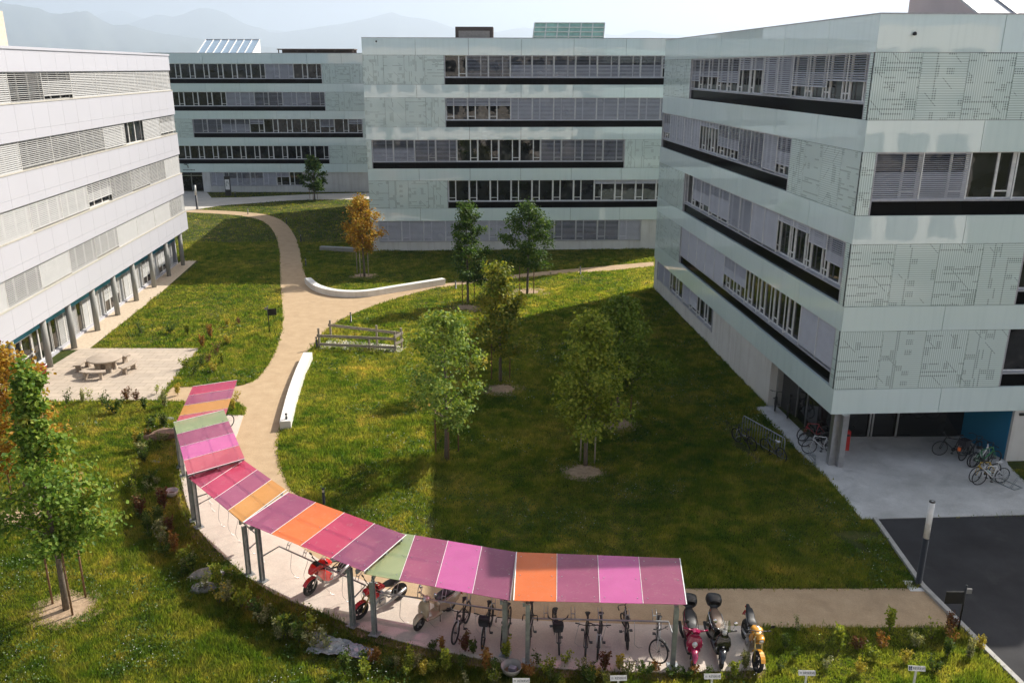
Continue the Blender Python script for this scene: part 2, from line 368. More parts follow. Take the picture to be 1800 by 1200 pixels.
kl = [G2(1541, 912), G2(1625, 1030), G2(1700, 1105), G2(1750, 1155), G2(1792, 1196), G2(1840, 1245)]
ROAD = [kl[0]] + kl + [(19, 15), (45, 12), (60, 20), (60, 28.9), G2(1800, 905.5)]
sheet('asphalt_road', ROAD[1:], .006, ASPH)
KERBM = mat('kerb_stone', (.36, .35, .33), .85, 0, .15, 4, bmp=.2)
b = MB(); L_, R_ = [], []
for i, p in enumerate(kl):
    L_.append((p[0] - .16, p[1])); R_.append((p[0] - .005, p[1]))
b.prism(L_ + R_[::-1], -.1, .10); struct('road_kerb', b, KERBM)
TERRACE = [G2(*p) for p in ((96, 640), (142, 612), (351, 612), (276, 704), (60, 706), (-60, 706), (-60, 690), (40, 660))]
sheet('paved_terrace', TERRACE, .012, TERR)
FORE = [G2(*p) for p in ((280, 345), (326, 336), (362, 336), (372, 348), (430, 347), (560, 341), (645, 339), (660, 339), (660, 350), (520, 352), (420, 359), (385, 362), (328, 371), (270, 380))]
sheet('concrete_forecourt', FORE, .010, PALEC)

# ------------------------------------------------------------------ far mountains in the haze
def interp(pts, x):
    if x <= pts[0][0]: return pts[0][1]
    for (x0, y0), (x1, y1) in zip(pts, pts[1:]):
        if x <= x1: return y0 + (y1 - y0) * (x - x0) / (x1 - x0)
    return pts[-1][1]
def mountains(name, dist, prof, x0, x1, m, seed):
    """prof: skyline (photo column, photo row) -> ridge heights in metres at that distance"""
    r = random.Random(seed); nx, ny = 170, 16; vs = []; fs = []
    for j in range(ny + 1):
        t = j / ny
        for i in range(nx + 1):
            px = x0 + (x1 - x0) * i / nx; py = interp(prof, px)
            q = MC.T @ np.array([(px - 900) / FPX, (py - 600) / FPX, 1]); k = dist / q[1]
            h = HC + q[2] * k + r.uniform(-1, 1) * dist * .0004
            d = dist - (1 - t) * dist * .22
            wv = .5 + .5 * math.sin(px * .11 + seed + t * 3) * math.sin(px * .043 + t * 5)
            z = h * (t ** (.8 + .12 * wv)) + (r.uniform(-1, 1) * h * .006 if t < 1 else 0)
            vs.append((q[0] * k * (d / dist), d, max(-1 if t == 0 else 0, z)))
    for j in range(ny):
        for i in range(nx): a = j * (nx + 1) + i; fs.append((a, a + 1, a + nx + 2, a + nx + 1))
    n0 = len(vs)                                    # the far side slopes down again
    for i in range(nx + 1): p = vs[ny * (nx + 1) + i]; vs.append((p[0] * 1.12, p[1] * 1.12, -1))
    for i in range(nx): a = ny * (nx + 1) + i; fs.append((a, a + 1, n0 + i + 1, n0 + i))
    b = MB(); b.add(vs, fs, True); return struct(name, b, m)
MTN = sheet_mat('mountain_forest_rock', (.05, .07, .05), (.10, .11, .09), .001, .01, .95, 0)
near_ridge = [(-500, 20), (-120, -20), (0, 4), (11, 7), (44, 11), (71, 16), (86, 23), (107, 25), (134, 21), (155, 20), (165, 27), (178, 36), (197, 44), (226, 44), (249, 51), (272, 57), (330, 66), (400, 74), (480, 84), (560, 96), (640, 108), (700, 117)]
mid_ridge = [(-500, 60), (160, 60), (228, 41), (245, 35), (276, 26), (307, 30), (340, 18), (359, 13), (376, 16), (389, 20), (405, 29), (422, 38), (440, 46), (462, 51), (480, 60), (496, 58), (513, 55), (560, 48), (600, 42), (623, 38), (655, 31), (672, 26), (690, 22), (702, 26), (713, 30), (743, 32), (777, 42), (800, 50), (835, 54), (867, 58), (900, 52), (927, 48), (965, 57), (1010, 61), (1060, 60), (1093, 63), (1112, 56), (1130, 52), (1150, 57), (1167, 60), (1300, 72), (1500, 88), (1800, 100), (2300, 112)]
far_ridge = [(-300, 40), (100, 36), (165, 28), (185, 21), (201, 19), (224, 21), (245, 31), (280, 36), (420, 46), (470, 52), (540, 60), (2000, 100)]
mountains('near_mountain', 14500, near_ridge, -420, 700, MTN, 1)
mountains('middle_mountain', 21000, mid_ridge, -420, 2200, MTN, 2)
mountains('far_mountain', 27500, far_ridge, -300, 1900, MTN, 3)

# ------------------------------------------------------------------ facade building kit
class Fac:
    def __init__(s, P, d, n): s.P = Vector(P); s.d = Vector(d).normalized(); s.n = Vector(n).normalized()
    def pt(s, a, z, o=0): q = s.P + s.d * a + s.n * o; return Vector((q.x, q.y, z))
    def box(s, mb, a0, a1, z0, z1, o0, o1, mi=0):
        lo, hi = min(o0, o1), max(o0, o1)
        mb.hexa([s.pt(a0, z0, hi), s.pt(a1, z0, hi), s.pt(a1, z0, lo), s.pt(a0, z0, lo), s.pt(a0, z1, hi), s.pt(a1, z1, hi), s.pt(a1, z1, lo), s.pt(a0, z1, lo)], mi)
    def quad(s, mb, a0, a1, z0, z1, o, uv=False, mi=0):
        mb.quad(s.pt(a0, z0, o), s.pt(a1, z0, o), s.pt(a1, z1, o), s.pt(a0, z1, o), [(a0, z0), (a1, z0), (a1, z1), (a0, z1)] if uv else None, mi)
BL = {  # blind position: drop, share of the drop with slats turned flat, their tilt, tilt of the rest
    'c': (1, 0, 0, 52), 'd': (.95, 0, 0, 48), 't': (.85, .3, 26, 46), 'l': (.72, .5, 26, 46), 'h': (.56, .55, 26, 44), 'q': (.33, 0, 0, 44), 'e': (.15, 0, 0, 50),
    'o': (1, 0, 0, 22), 'p': (.92, 0, 0, 28), 'r': (.8, 0, 0, 26), 'm': (1, .36, 16, 46), 'n': (.68, .5, 20, 42), '0': (0, 0, 0, 0)}
def blind(F, a0, a1, z0, z1, code, parent, pitch, bm, o=-.10):
    drop, uf, ut, lt = BL[code]; b = MB()
    if drop > 0:
        F.box(b, a0 + .03, a1 - .03, z1 - .07, z1 - .005, o - .04, o + .03)
        H = (z1 - z0 - .09) * drop; n = max(3, int(H / pitch)); wd = pitch * .47
        for i in range(n):
            z = z1 - .08 - (i + .5) * H / n; t = R((ut if i / n < uf else lt) + rnd.uniform(-4, 4))
            dx, dz = wd * math.cos(t), wd * math.sin(t)
            b.quad(F.pt(a0 + .03, z - dz, o + dx), F.pt(a1 - .03, z - dz, o + dx), F.pt(a1 - .03, z + dz, o - dx), F.pt(a0 + .03, z + dz, o - dx))
        F.box(b, a0 + .03, a1 - .03, z1 - .09 - H, z1 - .06 - H, o - .025, o + .03)
    b.build('blind', bm, parent)
def window(F, a0, a1, z0, z1, parent, code, pitch, frame, bm, lights=None, o=-.26, flip=False):
    b = MB(); f = .05; wdt = a1 - a0
    F.box(b, a0, a0 + f, z0, z1, o - .06, o); F.box(b, a1 - f, a1, z0, z1, o - .06, o)
    F.box(b, a0 + f, a1 - f, z1 - f, z1, o - .06, o - .002); F.box(b, a0 + f, a1 - f, z0, z0 + f, o - .06, o - .002)
    if lights is None:                                # a narrow opening sash beside a wide fixed pane
        s0, s1 = (a0 + f, a0 + .36 * wdt) if not flip else (a1 - .36 * wdt, a1 - f); zt = z0 + .16 * (z1 - z0)
        mx = s1 if not flip else s0
        F.box(b, mx - .04, mx + .05, z0 + f, z1 - f, o - .07, o + .012)
        F.box(b, s0 - .0, s0 + .045, z0 + f, z1 - f, o - .05, o + .006) if not flip else F.box(b, s1 - .045, s1, z0 + f, z1 - f, o - .05, o + .006)
        F.box(b, s0 + .045, s1 - .045, zt - .025, zt + .025, o - .05, o - .006)
    else:
        for k in range(1, lights):
            a = a0 + wdt * k / lights; F.box(b, a - .06, a + .06, z0 + f, z1 - f, o - .06, o - .004)
    if code is not None:
        for a in (a0 + .012, a1 - .012): F.box(b, a - .011, a + .011, z0, z1, -.12, -.08); F.box(b, a - .009, a + .009, z0 + .02, z0 + .06, o - .01, -.119)
    wo = b.build('window', frame, parent)
    g = MB(); F.quad(g, a0 + .01, a1 - .01, z0 + .01, z1 - .01, o - .045); g.build('pane', PANE, wo)
    if code is not None and BL[code][0] > 0: blind(F, a0, a1, z0, z1, code, wo, pitch, bm)
    return wo
def band(F, parent, s0, s1, z0, z1, joint, off, th=.10, m=None, name='glass_band', proud=0):
    b = MB(); a = s0; js = sorted(set([s0] + [off + joint * k for k in range(-3, 14) if s0 + .3 < off + joint * k < s1 - .3] + [s1]))
    for u, v in zip(js, js[1:]): F.box(b, u + (.012 if u > s0 else 0), v - (.012 if v < s1 else 0), z0, z1, -th, proud)
    return b.build(name, m or BAND, parent)
def frit_panels(F, parent, s0, s1, z0, z1, w=1.75, start=0, par=0):
    b = MB(); k = 0; a = s0
    cuts = [s0] + [start + w * i for i in range(0, 40) if s0 + .1 < start + w * i < s1 - .1] + [s1]
    for i, (u, v) in enumerate(zip(cuts, cuts[1:])):
        mi = (i + par) % 2; F.box(b, u + .008, v - .008, z0 + .015, z1 - .015, -.08, -.012, mi)
        F.quad(b, u + .008, v - .008, z0 + .015, z1 - .015, -.009, True, mi)
    F.box(b, s0, s1, z0, z1, -.16, -.10, 2)
    return b.build('printed_panel', [FRV, FRH, CORE], parent)
def strip(F, parent, s0, s1, z0, z1, codes, pitch, flip=False, spandrel=.55, frame=FRAME, bm=BLIND, sill_out=-.03):
    """a long window opening: black glass parapet below, sill, then the window bays"""
    zs = z0 + spandrel
    if spandrel > 0:
        b = MB(); n = len(codes)
        for i in range(n): F.box(b, s0 + (s1 - s0) * i / n + .006, s0 + (s1 - s0) * (i + 1) / n - .006, z0, zs - .01, -.24, -.14)
        b.build('black_parapet', BLACKG, parent)
    b = MB(); F.box(b, s0, s1, zs - .008, zs + .05, -.36, sill_out)
    F.box(b, s0 - .03, s0 + .02, z0 + .003, z1 - .003, -.36, -.005); F.box(b, s1 - .02, s1 + .03, z0 + .003, z1 - .003, -.36, -.005); b.build('sill', SILL, parent)
    n = len(codes)
    for i, c in enumerate(codes):
        window(F, s0 + .02 + (s1 - s0 - .04) * i / n, s0 + .02 + (s1 - s0 - .04) * (i + 1) / n, zs + .05, z1, parent, c, pitch, frame, bm, flip=flip)
def core(parent, poly, z0, z1, m=CORE, name='core_wall'):
    b = MB(); b.prism(poly, z0, z1); return b.build(name, m, parent)
def skylight(parent, x0, x1, y0, y1, z0, z1, n, glass, dx=0, rows=1, frame=WHITEP, side=None):
    """wedge: glass slope rising away from the camera, solid sides and back"""
    P = lambda u, v: Vector((x0 + (x1 - x0) * u + dx * v, y0 + (y1 - y0) * v, z0 + (z1 - z0) * v))
    b = MB()
    for u in (0, 1): b.add([P(u, 0) - Vector((0, 0, .3)), P(u, 1) - Vector((0, 0, z1 - z0 + .3)), P(u, 1), P(u, 0)], [(0, 1, 2, 3)])
    b.add([P(0, 1), P(1, 1), P(1, 1) - Vector((0, 0, z1 - z0 + .3)), P(0, 1) - Vector((0, 0, z1 - z0 + .3))], [(0, 1, 2, 3)])
    o = b.build('skylight', side or WHITEP, parent)
    g = MB(); up = Vector((0, -.02, .03)); g.add([P(0, 0), P(1, 0), P(1, 1), P(0, 1)], [(0, 1, 2, 3)]); g.build('glass', glass, o)
    f = MB()
    for i in range(n + 1): f.bar(P(i / n, 0) + up, P(i / n, 1) + up, .10, .08)
    for j in range(rows + 1): f.bar(P(0, j / rows) + up * 1.3, P(1, j / rows) + up * 1.3, .10, .08)
    f.build('glazing_bars', frame, o); return o

# ------------------------------------------------------------------ right glass building
RA = R(-4.6); dA = (math.sin(RA), math.cos(RA)); nA = (-dA[1], dA[0])
RCp = (13.068, 32.3); rc_ = R(-3.06); dC = (math.cos(rc_), -math.sin(rc_)); nC = (dC[1], -dC[0])
FA = Fac(RCp, dA, nA); FC = Fac(RCp, dC, nC)
rb = empty('glass_office_building', (RCp[0], RCp[1], 0), 0, 'pale green glass building on the right with bicycles under its overhanging corner', 'building')
ZR = [2.334, 3.406, 5.87, 6.877, 9.371, 10.468, 12.845, 13.994, 16.372, 17.652]
LA, LC = 30.35, 17.0
for i in range(5):
    z0, z1 = ZR[2 * i], ZR[2 * i + 1]
    band(FA, rb, .11, LA, z0, z1, 4.62, (4.3, 8.9, 4.2, 8.9, 4.11)[i] % 4.62, .30)
    band(FC, rb, 0, LC, z0, z1, 4.62, (4.5, 4.1, 4.36, 4.46, 4.62)[i], .105)
b = MB(); FA.box(b, -.02, LA + .02, 17.652, 17.70, -.35, .02); FC.box(b, .36, LC, 17.652, 17.70, -.35, .02); b.build('coping', SILL, rb)
rows_A = {1: ('hhlldd' + 'qqllhhl', .45, 23.75), 2: ('ldoonneeccccl', 6.85, 30.1), 3: ('hqeeddppttll0', .55, 23.65), 4: ('dd0000hhccccc', .5, 23.75)}
for r_, (codes, a0, a1) in rows_A.items():
    z0, z1 = ZR[9 - 2 * r_], ZR[10 - 2 * r_]
    strip(FA, rb, a0, a1, z0, z1, codes, .082, flip=(r_ % 2 == 0))
    if a0 > .2: frit_panels(FA, rb, .11, a0 - .03, z0, z1, 1.75, 0, r_)
    if a1 < 30: frit_panels(FA, rb, a1 + .03, LA, z0, z1, 1.75, a1, r_)
for r_, (f1, codes) in {1: (LC, None), 2: (.5, 'mm00mm0'), 3: (6.9, '0000'), 4: (6.9, '0000')}.items():
    z0, z1 = ZR[9 - 2 * r_], ZR[10 - 2 * r_]
    frit_panels(FC, rb, .0, f1, z0, z1, 1.75, 0, 0)
    if codes: strip(FC, rb, f1 + .03, f1 + .03 + len(codes) * 1.84, z0, z1, codes, .072, flip=True)
poly = [FA.pt(.36, 0, -.36), FA.pt(LA, 0, -.36), FA.pt(LA, 0, -20), FC.pt(LC, 0, -.36)]
poly = [(q.x, q.y) for q in (FA.pt(.36, 0, -.38), FA.pt(LA - .05, 0, -.38), FC.pt(LC - .3, 0, -LA), FC.pt(LC - .3, 0, -.38))]
core(rb, poly, 2.30, 17.5); core(rb, [(x, y) for x, y in poly], 17.5, 17.55, ROOFM, 'roof')
# other sides: glass bands over dark strips
FN = Fac(FA.pt(LA, 0)[:2], dC, (-nC[0], -nC[1])); FE = Fac(FC.pt(LC, 0)[:2], dA, (-nA[0], -nA[1]))
for i in range(5):
    band(FN, rb, .13, LC, ZR[2 * i], ZR[2 * i + 1], 4.62, 4.6, .2); band(FE, rb, .3, LA, ZR[2 * i], ZR[2 * i + 1], 4.62, 4.6, .2)
# ground floor
b = MB(); FA.box(b, 15.98, 29.3, 0, .92, -.34, -.10); FA.box(b, 29.3, LA - .02, 0, 2.334, -.6, -.06); FA.box(b, 6.7, 15.98, 0, 2.334, -.42, -.06); b.build('plinth_wall', CONC, rb)
strip(FA, rb, 15.98, 29.3, .92, 2.33, '00lr00oo', .08, spandrel=0, sill_out=-.07)
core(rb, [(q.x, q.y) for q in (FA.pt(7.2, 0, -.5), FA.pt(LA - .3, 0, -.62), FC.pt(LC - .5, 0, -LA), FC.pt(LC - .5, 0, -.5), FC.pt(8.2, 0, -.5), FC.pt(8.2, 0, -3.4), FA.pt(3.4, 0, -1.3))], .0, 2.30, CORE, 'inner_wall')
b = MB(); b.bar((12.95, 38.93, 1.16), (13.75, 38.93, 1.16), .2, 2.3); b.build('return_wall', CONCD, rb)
p0, p1 = Vector((13.55, 38.8, 0)), Vector((13.68, 35.2, 0))
b = MB(); b.bar(p0 + Vector((0, 0, 1.17)), p1 + Vector((0, 0, 1.17)), .06, 2.3); b.bar(p1 + Vector((0, 0, 1.17)), Vector((20.25, 35.32, 1.17)), .06, 2.3); gw = b.build('entrance_glazing', DGLASS, rb)
for k in (.33, .66): q = p0.lerp(p1, k) + Vector((-.05, 0, 0)); b = MB(); b.bar(q, q + Vector((0, 0, 2.3)), .05, .06); b.build('glazing_post', STEEL, gw)
for px in (1487, 1525, 1530, 1573):
    q = G(px, 770); q.y = 35.13; b = MB(); b.bar(q, q + Vector((0, 0, 2.3)), .07, .07); b.build('door_post', STEEL, gw)
b = MB(); b.bar((14.97, 35.12, .06), (18.0, 35.14, .06), .06, .05); b.build('threshold', STEEL, gw)
b = MB(); b.bar((20.32, 35.3, 1.17), (20.95, 32.95, 1.17), .16, 2.3); b.build('blue_side_wall', BLUEW, rb)
b = MB(); FC.box(b, 7.86, LC, 0, 2.334, -.4, -.08); b.build('front_wall', CONC, rb)
b = MB(); FC.box(b, 8.05, 8.25, 2.1, 2.2, -.08, .0); b.build('wall_light', BLACKM, rb)
for q, wd in ((G(1461, 818), .28), (G(1476, 822), .24)):
    b = MB(); FC.box(b, 0, 0, 0, 0, 0, 0); b = MB(); b.box((q.x, q.y + .12, 1.17), (wd, .26, 2.33), R(6)); b.build('column', STEEL, rb)
b = MB(); b.lathe([(0, .07), (.05, .05), (.075, 0), (.07, -.05), (0, -.07)], 10, FC.pt(1.3, 17.0, .07)); b.build('security_camera', BLACKM, rb)
SKYG = mat('skylight_glass', (.30, .36, .40), .05, 0, .05, 1, .7); PINKW = mat('pinkish_metal_sheet', (.50, .42, .42), .5, 0, .05, 1)
skylight(rb, 19.6, 27.5, 37.2, 44.0, 17.55, 20.6, 5, mat('white_sky_glass', (.62, .63, .65), .12, 0, .03, 1, .6), -.5, 1, STEEL, PINKW)

# ------------------------------------------------------------------ middle glass building
MLp, MRp = Vector((-12.73, 76.0)), Vector((17.03, 77.294)); dB = (MRp - MLp).normalized(); FM = Fac(MLp, dB, (dB.y, -dB.x)); LM = 29.78
mbld = empty('glass_office_building', (MLp.x, MLp.y, 0), 0, 'pale green glass building in the middle with two slim trees before its concrete base', 'building')
ZM = [2.73, 3.85, 6.32, 7.36, 9.85, 10.91, 13.38, 14.46, 16.86, 18.22]
for i in range(5): band(FM, mbld, 0, LM, ZM[2 * i], ZM[2 * i + 1], 4.5, 4.5, .28)
b = MB(); FM.box(b, 0, LM, 18.22, 18.27, -.4, .02); b.build('coping', SILL, mbld)
for r_, (a0, a1, codes) in {1: (6.93, 29.5, '0oommmmmmmhh'), 2: (6.95, 29.5, 'qqqccccccccc'), 3: (.45, 22.7, 'mmoo0000oooo'), 4: (7.0, 29.5, '0000000eeeee')}.items():
    z0, z1 = ZM[9 - 2 * r_], ZM[10 - 2 * r_]; strip(FM, mbld, a0, a1, z0, z1, codes, .11, flip=(r_ in (1, 3)))
    frit_panels(FM, mbld, 0, a0 - .03, z0, z1, 1.75, 0, r_)
    if a1 < LM - 1: frit_panels(FM, mbld, a1 + .03, LM, z0, z1, 1.75, a1, r_)
poly = [(q.x, q.y) for q in (FM.pt(.3, 0, -.38), FM.pt(LM - .1, 0, -.38), FM.pt(LM + 2 - .1, 0, -30), FM.pt(-2 + .3, 0, -30))]
core(mbld, poly, 2.5, 18.1); core(mbld, poly, 18.1, 18.15, ROOFM, 'roof')
for F_, l_ in ((Fac(MLp, dA, nA), 30), (Fac(MRp, dA, (-nA[0], -nA[1])), 30), (Fac(FM.pt(-2, 0, -30)[:2], dB, (-dB.y, dB.x)), LM)):
    for i in range(5): band(F_, mbld, .3, l_, ZM[2 * i], ZM[2 * i + 1], 4.5, 4.4, .2)
b = MB(); FM.box(b, .75, 24.5, 0, .82, -.5, -.14); FM.box(b, .08, .75, 0, 2.73, -.6, -.10); FM.box(b, 24.5, LM, 0, 2.73, -.6, -.10); b.build('plinth_wall', CONC, mbld)
strip(FM, mbld, .77, 24.48, .82, 2.73, 'cccccccooooc', .11, spandrel=0, sill_out=-.10)
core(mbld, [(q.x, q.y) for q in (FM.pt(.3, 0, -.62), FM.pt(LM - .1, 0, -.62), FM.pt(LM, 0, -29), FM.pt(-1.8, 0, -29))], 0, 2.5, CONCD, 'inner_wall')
b = MB(); b.lathe([(0, .08), (.06, .05), (.08, 0), (.06, -.06), (0, -.08)], 8, FM.pt(1.25, 17.95, .06)); b.build('security_camera', BLACKM, mbld)
BROWN = mat('brown_louvre', (.06, .045, .04), .6)
b = MB(); q = G(835, 68, 18.15) ; xb, yb = -3.45, 83.0
b.box((xb, yb, 18.75), (3.4, 3.0, 1.2)); o = b.build('plant_box', BROWN, mbld)
b = MB(); b.box((xb, yb - 1.53, 18.7), (2.8, .06, .62)); b.build('louvre', mat('grey_louvre', (.22, .21, .20), .5), o)
GREENG = mat('green_roof_glass', (.30, .50, .42), .08, 0, .25, 1.2, .6)
skylight(mbld, 1.85, 8.3, 82.5, 83.6, 18.15, 19.75, 6, GREENG, .2, 4, mat('pale_frame', (.62, .66, .62), .4), WHITEP)

# ------------------------------------------------------------------ far glass building
FLp, FRp = Vector((-48.6, 114.26)), Vector((-19.5, 114.62)); dF = (FRp - FLp).normalized(); FF = Fac(FLp, dF, (dF.y, -dF.x)); LF = 35.0; OF = 5.05
fb = empty('glass_office_building', (FLp.x, FLp.y, 0), 0, 'pale green glass building farthest away beyond the white building and the small tree', 'building')
ZF = [2.63, 3.74, 6.06, 7.12, 9.47, 10.5, 12.85, 13.9, 16.31, 17.58]
for i in range(5): band(FF, fb, 0, LF, ZF[2 * i], ZF[2 * i + 1], 4.42, 4.0 + OF - 8.84 + 4.42, .28)
b = MB(); FF.box(b, 0, LF, 17.58, 17.63, -.4, .02); b.build('coping', SILL, fb)
for r_, (a0, a1, codes) in {1: (.6, 24.1, 'oo0000000cc00'), 2: (.6, 24.3, 'oo000' + '0ccoocco'), 3: (6.9, 29.0, 'oommq0000h0q'), 4: (.6, 24.4, 'oo00000000000')}.items():
    z0, z1 = ZF[9 - 2 * r_], ZF[10 - 2 * r_]; strip(FF, fb, a0, a1, z0, z1, codes, .14, flip=True)
    frit_panels(FF, fb, 0, a0 - .03, z0, z1, 1.78, 0, r_)
    if a1 < LF - 1: frit_panels(FF, fb, a1 + .03, LF, z0, z1, 1.78, a1, r_)
poly = [(q.x, q.y) for q in (FF.pt(.3, 0, -.38), FF.pt(LF - .3, 0, -.38), FF.pt(LF - .3, 0, -18), FF.pt(.3, 0, -18))]
core(fb, poly, 2.4, 17.4); core(fb, poly, 17.4, 17.45, ROOFM, 'roof')
for F_, l_ in ((Fac(FLp, dA, nA), 18), (Fac(FF.pt(LF, 0)[:2], dA, (-nA[0], -nA[1])), 18)):
    for i in range(5): band(F_, fb, .3, l_, ZF[2 * i], ZF[2 * i + 1], 4.4, 4.4, .2)
b = MB(); FF.box(b, 8.45, LF, 0, .82, -.5, -.14); FF.box(b, 7.4, 8.45, 0, 2.63, -.6, -.10); FF.box(b, 20.7, LF, .82, 2.63, -.5, -.16); b.build('plinth_wall', CONC, fb)
strip(FF, fb, 8.47, 20.68, .82, 2.63, 'cmmmcq0'[:7], .13, spandrel=0, sill_out=-.10)
core(fb, [(q.x, q.y) for q in (FF.pt(.3, 0, -2.2), FF.pt(7.4, 0, -2.2), FF.pt(7.4, 0, -.62), FF.pt(LF, 0, -.62), FF.pt(LF, 0, -17), FF.pt(.3, 0, -17))], 0, 2.4, DGLASS, 'entrance_glazing')
b = MB()
for a in (1.5, 3.3, 5.2, 7.0): b = MB(); FF.box(b, a - .05, a + .05, 0, 2.4, -2.2, -2.1); b.build('door_post', STEEL, fb)
b = MB(); FF.box(b, .6, 7.3, 1.9, 2.0, -2.19, -2.12); b.build('door_transom', STEEL, fb)
LOGO = mat('dark_green_lettering', (.02, .05, .05), .5); b = MB()
qa = 5.3
for k, (u, v, r2) in enumerate(((.0, .42, .34), (.35, .55, .26), (.55, .30, .20))):
    b.tube([FF.pt(qa + u + r2 * math.cos(t * .5 + k), 3.0 + v + r2 * .8 * math.sin(t * .5 + k), .02) for t in range(5)], .05, 5)
for k in range(9): FF.box(b, qa - .35 + k * .18, qa - .35 + k * .18 + .12, 2.86, 2.98, .003, .02)
b.build('logo', LOGO, fb)
skylight(fb, -40.6, -33.5, 115.6, 119.3, 17.55, 19.35, 7, mat('blue_sky_glass', (.32, .42, .52), .06, 0, .05, 1, .7), .1)
b = MB(); b.box((-25.9, 119.5, 18.15), (10.2, 2.4, .12))
for k in range(5): b.bar((-30.8 + k * 2.45, 118.4, 17.45), (-30.8 + k * 2.45, 118.4, 18.1), .12, .12)
b.box((-25.9, 120.6, 17.8), (10.0, .1, .6)); b.build('roof_canopy', mat('brown_roof_canopy', (.12, .09, .075), .7), fb)

# ------------------------------------------------------------------ white building on the left
LPp = Vector((-27.52, 71.78)); FL_ = Fac(LPp, (-dA[0], -dA[1]), (dA[1], -dA[0]))    # runs from the far corner towards the viewpoint
lb = empty('white_office_building', (LPp.x, LPp.y, 0), 0, 'white panelled building on the left with slatted blinds and a row of columns', 'building')
ZL = [2.8, 4.3, 5.78, 7.43, 9.01, 10.66, 12.2, 14.03, 15.6, 16.7]; LL = 52.0
FGR = mat('joint_grey', (.45, .45, .46), .8)
for i in range(5):
    z0, z1 = ZL[2 * i], ZL[2 * i + 1]; b = MB(); zc = z0 + .27 * (z1 - z0) if i < 4 else z0
    n = int(LL / 1.93)
    for k in range(n):
        a0, a1 = k * 1.93 + (.004 if k else 0), (k + 1) * 1.93 - .008
        if i < 4:
            FL_.box(b, a0, a1, z0, zc - .004, -.12, 0); FL_.box(b, a0, a1, zc + .004, z1, -.12, 0)
        else: FL_.box(b, a0, a1, z0, z1, -.12, 0)
    FL_.box(b, 0.02, LL - 2, z0 + .01, z1 - .01, -.2, -.121, 1)
    b.build('cladding_band', [WPANEL, FGR], lb)
b = MB(); FL_.box(b, -.03, LL, 16.7, 16.84, -.4, .06); b.build('coping', WPANEL, lb)
LROW = {1: 'ccccctoc' + 'ccdco', 2: 'tc0dpppc' + 'cdcco', 3: 'copolddcc' + 'cdco', 4: 'occcpodo' + 'cctco'}
for r_, codes in LROW.items():
    z0, z1 = ZL[9 - 2 * r_], ZL[10 - 2 * r_]; n = min(len(codes), 13)
    b = MB(); FL_.box(b, .02, 3.85 * n + .3, z0 - .002, z0 + .06, -.42, .03); b.build('sill', CREAM, lb)
    for i in range(n):
        window(FL_, .1 + 3.85 * i, .1 + 3.85 * (i + 1), z0 + .06, z1, lb, codes[i], .095, WFRAME, WBLIND, lights=3, o=-.26)
core(lb, [(q.x, q.y) for q in (FL_.pt(.12, 0, -.4), FL_.pt(LL, 0, -.4), FL_.pt(LL, 0, -15), FL_.pt(.12, 0, -15))], 2.8, 16.68, mat('grey_inner_wall', (.30, .30, .30), .9))
b = MB(); FL_.box(b, .1, LL, 2.72, 2.8, -1.1, -.13); b.build('soffit', WPANEL, lb)
core(lb, [(q.x, q.y) for q in (FL_.pt(1.2, 0, -1.2), FL_.pt(LL, 0, -1.2), FL_.pt(LL, 0, -14), FL_.pt(1.2, 0, -14))], 0, 2.75, DGLASS, 'ground_floor_core')
FG = Fac(FL_.pt(0, 0, -.95)[:2], FL_.d, FL_.n)
b = MB(); FG.box(b, 1.0, LL, 2.02, 2.75, -.2, .04); b.build('fascia', TEAL, lb)
b = MB(); FG.box(b, .95, LL, 0, .14, -.2, .06); FG.box(b, .9, 1.05, .0, 2.7, -.3, .02); b.build('base_wall', WPANEL, lb)
cols = [1.6, 5.5, 9.2, 13.15, 16.85, 20.4, 24.0, 27.3, 31.0, 34.7, 38.4, 42.1]
for a in cols:
    q = FL_.pt(a, 0, -.3); b = MB(); b.cyl(q, .17, 2.75, 18); b.build('column', CONCD, lb)
gcode = ['l', 'n', 'd', 'h', 'c', 'o', '0', None, 'c', 'd', 'c']
for i, (a0, a1) in enumerate(zip(cols, cols[1:])):
    if gcode[i] is None: continue
    window(FG, a0 + .12, a0 + .9, .14, 2.02, lb, 'c' if gcode[i] in 'cdhln' else '0', .095, WFRAME, WBLIND, lights=1, o=-.08)
    window(FG, a0 + 1.0, a1 - .06, .14, 2.02, lb, gcode[i], .095, WFRAME, WBLIND, lights=3, o=-.08)
